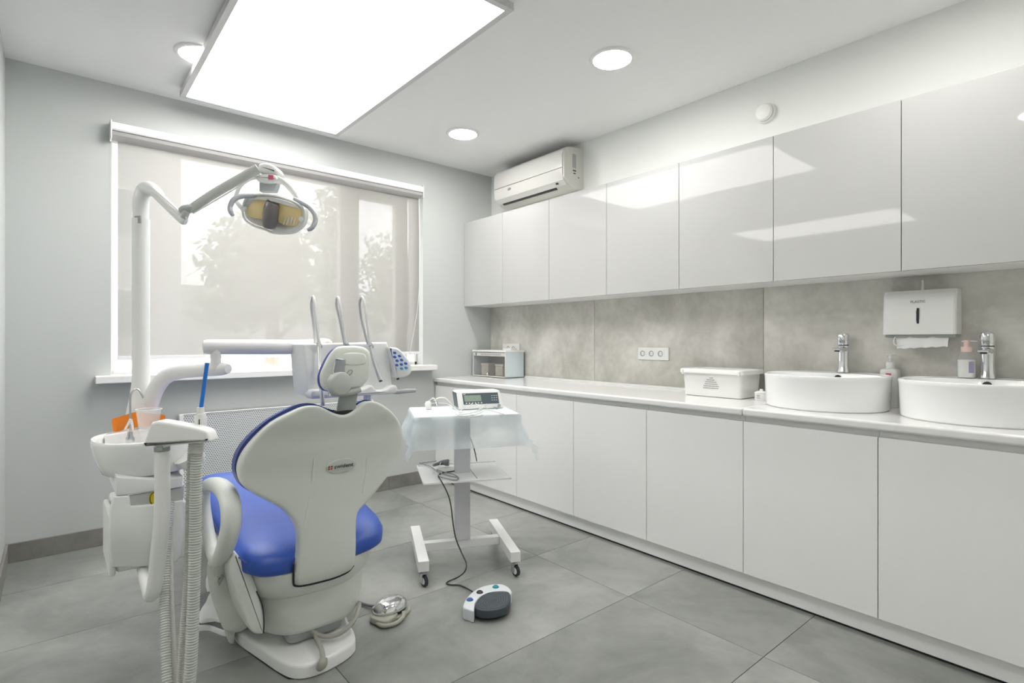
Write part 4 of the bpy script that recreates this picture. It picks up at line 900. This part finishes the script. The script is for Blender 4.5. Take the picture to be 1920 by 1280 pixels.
# hoses: down to a loop near the floor just outside the frame and back up to the unit
MB().tube([at(x,y,d=d) for x,y,d in ((373,825,1.64),(369,860,1.64),(367,920,1.64),(366,1000,1.64),(364,1090,1.63),(360.5,1188,1.62),(356,1270,1.61),(348,1335,1.61),(333,1358,1.62),(318,1325,1.66),(313,1280,1.69),(310,1188,1.75),(308.5,1120,1.80),(311,1040,1.85),(316,975,1.90),(320,940,1.93))],
    [.0175]*7+[.017,.016,.0155,.015,.0148,.0146,.014,.013,.012], 14, sub=8, rib=.0078, ribh=.22).build('wide_hose', 'hose_grey', ah, ang=80)
MB().tube([at(x,y,d=d) for x,y,d in ((361,826,1.66),(358,870,1.66),(356,930,1.66),(354.5,1010,1.66),(351,1090,1.66),(344,1188,1.65),(339,1270,1.65),(336,1330,1.66),(333,1345,1.68),(330,1325,1.70),(328,1280,1.72),(324,1188,1.78),(321,1120,1.83),(319.5,1057,1.87),(319,990,1.92),(322,950,1.95))],
    [.0115]*7+[.0105,.010,.0098,.0096,.0094,.0092,.009,.009,.009], 12, sub=8, rib=.0068, ribh=.18).build('narrow_hose', 'hose_cream', ah, ang=80)
MB().tube([at(x,y,d=d) for x,y,d in ((371,826,1.66),(368,838,1.64),(366.5,850,1.635))], [.012,.0185,.018], 14).build('hose_sleeve', 'hose_cream', ah)

# cup and orange shield on the spittoon ledge
q = at(279,800,d=2.06)
cp = thing('plastic_cup', (q.x,q.y,.849), 'clear frosted plastic cup standing on the spittoon beside the orange shield', 'cup')
MB().rings([[Vector((q.x+r*math.cos(a),q.y+r*math.sin(a),z)) for a in [2*math.pi*j/32 for j in range(32)]] for r,z in ((.028,.8492),(.030,.8505),(.041,.935),(.043,.937),(.043,.939),(.040,.938),(.029,.852),(.0001,.8515))]).build('cup_wall', 'cup', cp, ang=50)
MB().tube([Vector((q.x+.0425*math.cos(a),q.y+.0425*math.sin(a),.938)) for a in [2*math.pi*j/32 for j in range(32)]], .0014, 6, smooth=False, closed=True).build('rim', 'satin_white', cp)
q2 = at(255,800,d=2.13)
osd = MB()
def Fo(px,py,w=0): 
    u = (px-259)/50; return at(px,py,d=2.125-.05*u*u)+FW*w
osd.slab([(209.5,788),(211,785),(222,781.5),(240,776),(256,772),(259,776),(262,795),(262,800),(240,803),(216,810),(212,808)], Fo, .003, sub=2, grid=9)
osd.slab([(262,774),(297,776),(309,778.5),(309.5,788),(309,795),(290,799),(262,800),(259,790)], Fo, .003, sub=1, smooth=False, grid=9)
o = osd.build('orange_shield', 'orange_plastic', None, (q2.x,q2.y,.85)); tag(o, 'bright orange plastic light shield standing behind the cup and rinse spout', 'shield')

# ------------------------------------------------------------------ trolley
tu = Vector((-.431,-.902,0)); tv = Vector((.902,-.431,0)); tc0 = Vector((-1.42,-1.56,0))
def T(u,v,z): return tc0+tu*u+tv*v+UP*z
def tbox(m, u0,u1,v0,v1,z0,z1,bev=.003):
    M = Matrix(((tu.x,tv.x,0,tc0.x),(tu.y,tv.y,0,tc0.y),(0,0,1,0),(0,0,0,1))); return m.box((u0,v0,z0),(u1,v1,z1),bev,2,M)
tr = thing('instrument_trolley', (tc0.x,tc0.y,0), 'small white steel trolley on castors with two shelves, between chair and base cabinets', 'trolley')
tbox(MB(),-.26,.265,-.258,-.205,.078,.130).build('foot_bar', 'satin_white', tr)
tbox(MB(),-.26,.265,.203,.256,.078,.130).build('foot_bar', 'satin_white', tr)
tbox(MB(),-.025,.020,-.205,.203,.083,.125).build('cross_bar', 'satin_white', tr)
tbox(MB(),-.030,.028,-.040,.040,.126,.80).build('column', mat('trolley_grey',(.66,.66,.68),.35), tr)
tbox(MB(),-.19,.185,-.224,.226,.482,.4865,.0015).build('lower_shelf', 'satin_white', tr)
m = MB(); tbox(m,-.192,-.187,-.226,.228,.482,.494,.001); tbox(m,.183,.188,-.226,.228,.478,.4867,.001); tbox(m,-.19,.185,-.228,-.223,.482,.494,.001)
m.build('shelf_lip', 'satin_white', tr)
tbox(MB(),-.17,.16,.05,.054,.4866,.4874,.0).build('shelf_joint', 'grey_print', tr)
tbox(MB(),-.20,.19,-.27,.27,.802,.818,.003).build('top_tray', 'satin_white', tr)
for u, v in ((.235,-.232),(.235,.230),(-.235,-.232),(-.235,.230)):
    p = T(u,v,0); 
    cs = MB().tube([p+UP*.078,p+UP*.066], .010, 12, smooth=False).box((p.x-.012,p.y-.018,.060),(p.x+.012,p.y+.018,.067),.002)
    cs.box((p.x-.014,p.y-.014,.018),(p.x-.011,p.y+.010,.064),.001).box((p.x+.011,p.y-.014,.018),(p.x+.014,p.y+.010,.064),.001)
    c_ = cs.build('caster', 'steel', tr)
    MB().lathe([(.018,-.008),(.0265,-.007),(.0275,0),(.0265,.007),(.018,.008)], (p.x,p.y-.012,.0278), 24, 'X').build('wheel', 'black_rubber', c_)
    MB().lathe([(.0001,-.0095),(.009,-.0095),(.017,-.0082),(.017,.0082),(.009,.0095),(.0001,.0095)], (p.x,p.y-.012,.0278), 16, 'X').build('wheel_hub', 'white_plastic', c_)
    if u > 0: MB().tube([p+Vector((-.006,.0,.070)),p+Vector((-.028,-.018,.072)),p+Vector((-.040,-.030,.066))], [.005,.006,.006], 8, flat=.4).build('brake_lever', 'steel', c_)
# drape sheet over the tray
random.seed(3)
dr = MB(); nu, nv = 30, 40; U0,U1,V0_,V1 = -.34,.36,-.42,.46
zt = .8195; hu0,hu1,hv0,hv1 = -.203,.194,-.274,.274
def dpt(i,j):
    a = U0+(U1-U0)*i/nu; b = V0_+(V1-V0_)*j/nv
    cu = min(max(a,hu0),hu1); cv = min(max(b,hv0),hv1); eu, ev = a-cu, b-cv; e_ = math.hypot(eu,ev)
    if e_ < 1e-6: return T(a,b,zt+.001)
    # hanging part: falls mostly down, flares outward with folds
    fl = .03+.16*min(1,e_/.2)*(.7 if ev > 0 else .35)*(1 if abs(ev)>0 else .25)
    wav = .010*math.sin(a*38+b*9)+.008*math.sin(b*31-a*7)
    out = e_*fl/.19*.6+wav*min(1,e_/.06)
    dn = math.sqrt(max(e_*e_-out*out*.8,0))
    return T(cu+eu/e_*max(out,.002+.001), cv+ev/e_*max(out,.003), zt-dn)
for i in range(nu+1):
    for j in range(nv+1): dr.v.append(dpt(i,j))
for i in range(nu):
    for j in range(nv): a = i*(nv+1)+j; dr.f.append([a,a+1,a+nv+2,a+nv+1])
o = dr.build('drape_sheet', 'drape', None, (tc0.x,tc0.y,.82), ang=80); tag(o, 'thin pale blue disposable sheet draped over the top of the trolley', 'cloth')
# apex locator / monitor
A = at(861,768,z=.822); B = at(943,764.5,z=.822); dv = (B-A); dv.z = 0; WD = dv.length; dv.normalize(); dn_ = Vector((-dv.y,dv.x,0)); 
if dn_.dot(A-CAM) < 0: dn_ = -dn_
mo = thing('dental_monitor', (A+dv*WD/2), 'white treatment device with grey-green screen and dark keypad on the trolley', 'medical device')
def MF(u,v,w=0): return A+dv*u+dn_*(w+.018*v/.09)+UP*v
hh = .098
m = MB(); rg = []
fr_ = [(0,0),(WD,0),(WD-.012,hh),(-.006,hh)]
MB().slab([(0,.0),(WD,.0),(WD+.001,.02),(WD-.012,hh-.006),(WD-.018,hh),(.0,hh),(-.010,hh-.005),(-.004,.02)], MF, .10, rnd=.006, smooth=False, px=1).build('case', 'white_plastic', mo, ang=50)
MB().slab([(-.008,.012),(-.0045,.012),(-.0125,hh-.008),(-.016,hh-.008)], lambda u,v,w=0: MF(u+.0025,v,w+.008), .085, smooth=False, px=1).build('side_grip', 'device_dark', mo)
kx0,kx1 = .020, WD-.026
MB().slab([(kx0+.006,.026),(kx1+.006,.026),(kx1,.086),(kx0,.086)], lambda u,v,w=0: MF(u,v,w-.0012), .002, smooth=False, px=1).build('keypad', 'device_dark', mo)
MB().slab([(kx0+.013,.042),(kx0+.108,.042),(kx0+.104,.075),(kx0+.009,.075)], lambda u,v,w=0: MF(u,v,w-.0026), .002, smooth=False, px=1).build('screen', 'screen_green', mo)
m = MB()
for k in range(6): m.slab([(kx0+.018+.017*k,.030),(kx0+.026+.017*k,.030),(kx0+.026+.017*k,.036),(kx0+.018+.017*k,.036)], lambda u,v,w=0: MF(u,v,w-.0022), .001, smooth=False, px=1)
for r_ in range(3):
    for c__ in range(3): m.slab([(kx1-.038+.013*c__,.068-.012*r_),(kx1-.031+.013*c__,.068-.012*r_),(kx1-.031+.013*c__,.071-.012*r_),(kx1-.038+.013*c__,.071-.012*r_)], lambda u,v,w=0: MF(u,v,w-.0022), .001, smooth=False, px=1)
m.slab([(kx0+.005,.079),(kx0+.018,.079),(kx0+.018,.082),(kx0+.005,.082)], lambda u,v,w=0: MF(u,v,w-.0022), .001, smooth=False, px=1)
m.build('key_print', 'cable_light', mo)
MB().tube([MF(WD-.022,.014,-.004),MF(WD-.022,.014,.006)], .009, 16, smooth=False).build('socket_port', 'grey_plastic', mo)
# coiled light cable in front of the device
P0 = lambda x,y,z=.826: at(x,y,z=z)
cbl = MB()
loops = [[(796,757),(815,756),(838,757),(852,765),(866,773),(880,774),(895,771),(906,764),(912,757)],
         [(912,757),(905,763),(893,770),(878,775),(864,777),(860,773),(868,766),(880,760),(888,756),(897,759),(903,762)],
         [(862,778),(880,779),(900,774),(915,765)],[(850,772),(862,779),(885,781),(905,778)]]
for k, l in enumerate(loops): cbl.tube([P0(a,b,.826+.002*k+(.022 if b < 764 and a > 862 else 0)) for a,b in l], .0022, 8)
o = cbl.build('light_cable', 'cable_light', None, P0(880,774)); tag(o, 'coiled thin white cable lying in front of the device on the trolley', 'cable')
o = MB().tube([P0(917,768,.824),P0(930,772,.824),P0(944,776,.824)], [.0025,.002,.0025], 8).build('probe', 'hose_grey', None, P0(930,772)); tag(o, 'thin grey probe lying at the right of the coiled cable', 'probe')
hk = MB()
for (a,b) in ((926,760),(931,764)): hk.tube([P0(a+2.5*math.cos(t),b+2.5*math.sin(t),.83) for t in [2*math.pi*j/10 for j in range(10)]], .0013, 6, closed=True)
o = hk.build('clip_ring', 'cable_grey', None, P0(928,762)); tag(o, 'small dark ring clip at the right corner of the device', 'clip')
hs_ = thing('handpiece_cup', P0(802,766,.82), 'small pinkish white holder cup with a metal clip, left on the trolley top', 'holder')
q = P0(803,767,.821)
MB().lathe([(.014,.0215),(.017,.023),(.0175,.055),(.012,.064),(.0001,.066)], (q.x,q.y,.80), 20).build('holder_cup', mat('pinkish_white',(.80,.76,.74),.4), hs_)
MB().tube([q+Vector((.0,.0,.046)),q+Vector((.02,-.01,.060)),q+Vector((.035,-.016,.055)),q+Vector((.045,-.02,.02))], .004, 8).build('metal_clip', 'chrome', hs_)
MB().tube([q+Vector((.03,-.01,.045)),q+Vector((.06,-.02,.06)),q+Vector((.09,-.035,.055)),q+Vector((.11,-.05,.03)),q+Vector((.13,-.06,.005))], .0045, 8).build('cord_arc', 'cable_light', hs_)
# plug and grey cable on the lower shelf
pg = thing('power_plug', at(825,872,z=.5), 'dark grey power plug with bundled grey cable on the lower trolley shelf', 'plug')
Z = .4995
Q0 = lambda x,y,z=Z: at(x,y,z=z)
MB().tube([Q0(813,872,.512),Q0(822,869,.512),Q0(830,867,.512),Q0(838,867,.512),Q0(842,867,.512)], [.007,.010,.014,.019,.018], 14).build('plug_body', 'cable_grey', pg, ang=50)
MB().tube([Q0(841,866,.516),Q0(847,863,.518)], .0022, 6, smooth=False).tube([Q0(841,870,.508),Q0(847,867,.510)], .0022, 6, smooth=False).build('plug_pin', 'steel', pg)
MB().tube([Q0(786,868,.50),Q0(800,866.5,.50),Q0(812,865,.505),Q0(818,864,.512)], .0034, 8).tube([Q0(786,868,.50),Q0(797,871,.495),Q0(808,875,.495),Q0(818,882,.493),Q0(830,888,.493),Q0(848,893,.493)], .0030, 8).tube([Q0(848,893,.493),Q0(858,895,.493),Q0(855,899,.493),Q0(840,897,.493),Q0(826,894,.493)], .003, 8).tube([Q0(818,880,.495),Q0(834,885,.495),Q0(850,889,.495),Q0(860,896,.493),Q0(852,900,.493),Q0(832,895,.493),Q0(822,893,.493)], .0028, 8).build('grey_cable', mat('cable_mid',(.33,.33,.34),.5), pg, ang=60)
MB().tube([Q0(827,866,.53),Q0(822,876,.51),Q0(816,882,.50),Q0(812,888,.495)], .0018, 6).tube([Q0(812,883,.50),Q0(818,886,.505),Q0(824,891,.497)], .0018, 6).build('wire_tie', 'white_plastic', pg)
# black pedal cable, from the shelf to the floor pedal
bk = [at(882,826,z=.73)+Vector((0,0,0)), ]
bpts = [(873,868,.49,0),(876,863,.50,0),(877,862,.51,0)]
m = MB()
m.tube([at(871,868,z=.505),at(874,864,z=.51),at(877,866,z=.505),at(874,874,z=.495),at(864,879,z=.491),at(850,883,z=.491),at(836,885,z=.491),at(825,888,z=.491),at(822,893,z=.491),at(827,901,d=2.66),at(838,922,d=2.64),at(845,945,d=2.63),at(850,985,d=2.62),at(855,1010,d=2.60),at(865,1035,d=2.57),at(874,1055,d=2.53),at(872,1070,d=2.49),at(860,1081,z=.02),at(844,1088,z=.006),at(837,1093,z=.005),at(845,1096,z=.005),at(862,1097,z=.005),at(876,1103,z=.008),at(886,1109,z=.020)], .0033, 8, sub=6)
m.tube([at(878,815,d=2.98),at(884,826,d=2.97),at(890,845,d=2.96),at(894,864,z=.51)], .003, 8)
o = m.build('pedal_cable', 'black_rubber', None, at(837,1093,z=.005)); tag(o, 'thin black cable running from the trolley down to the blue and grey foot pedal', 'cable')

# foot pedal with three coloured buttons
fpd = thing('foot_control', at(912,1125,z=0), 'white and dark grey foot pedal with three coloured buttons in front of the trolley', 'foot pedal')
ft = .052
def FZ(z): 
    def f(px,py,w=0): p = at(px,py,z=z); return Vector((p.x,p.y,z-w))
    return f
MB().slab([(868,1137),(870,1128),(876,1118),(886,1108),(900,1099.5),(918,1094.5),(936,1093),(948,1096),(957,1103),(958,1112),(930,1110),(910,1112.5),(898,1119.5),(890.5,1130),(888.5,1144),(878,1141)], FZ(ft), ft-.002, rnd=.007, sub=2, seg=4).build('housing', mat('pedal_white',(.72,.76,.78),.35), fpd, ang=60)
pad = [(891,1138),(893,1128),(901,1117),(914,1110),(930,1107),(948,1107),(955,1110),(957.5,1118),(955,1130),(945,1138),(925,1143),(905,1143.5)]
MB().slab(pad, FZ(ft+.0015), .034, rnd=.005, sub=3).build('pedal_pad', 'pedal_dark', fpd, ang=60)
c0 = (926,1125)
for k in range(5):
    f_ = .78-.14*k; MB().tube([FZ(ft+.002)(c0[0]+(a-c0[0])*f_, c0[1]+(b-c0[1])*f_) for a,b in pad], .0007, 4, closed=True, sub=3).build('pad_groove', 'cable_grey', fpd)
MB().slab([(c0[0]+(a-c0[0])*1.01, c0[1]+(b-c0[1])*1.01) for a,b in [(x,y+12) for x,y in pad]], FZ(.014), .006, sub=3).build('base_rim', 'cable_light', fpd, ang=60)
MB().slab([(x,y+13) for x,y in pad], FZ(.009), .008, sub=3).build('base_pad', 'black_rubber', fpd, ang=60)
for (x,y,mt) in ((881,1123.5,'pedal_blue'),(899.5,1109.5,'button_dark'),(929.5,1099.5,'button_teal')):
    p = at(x,y,z=ft+.002); MB().ball((p.x,p.y,ft-.004), .0165,.0165,.014).build('button', mt, fpd, ang=60)
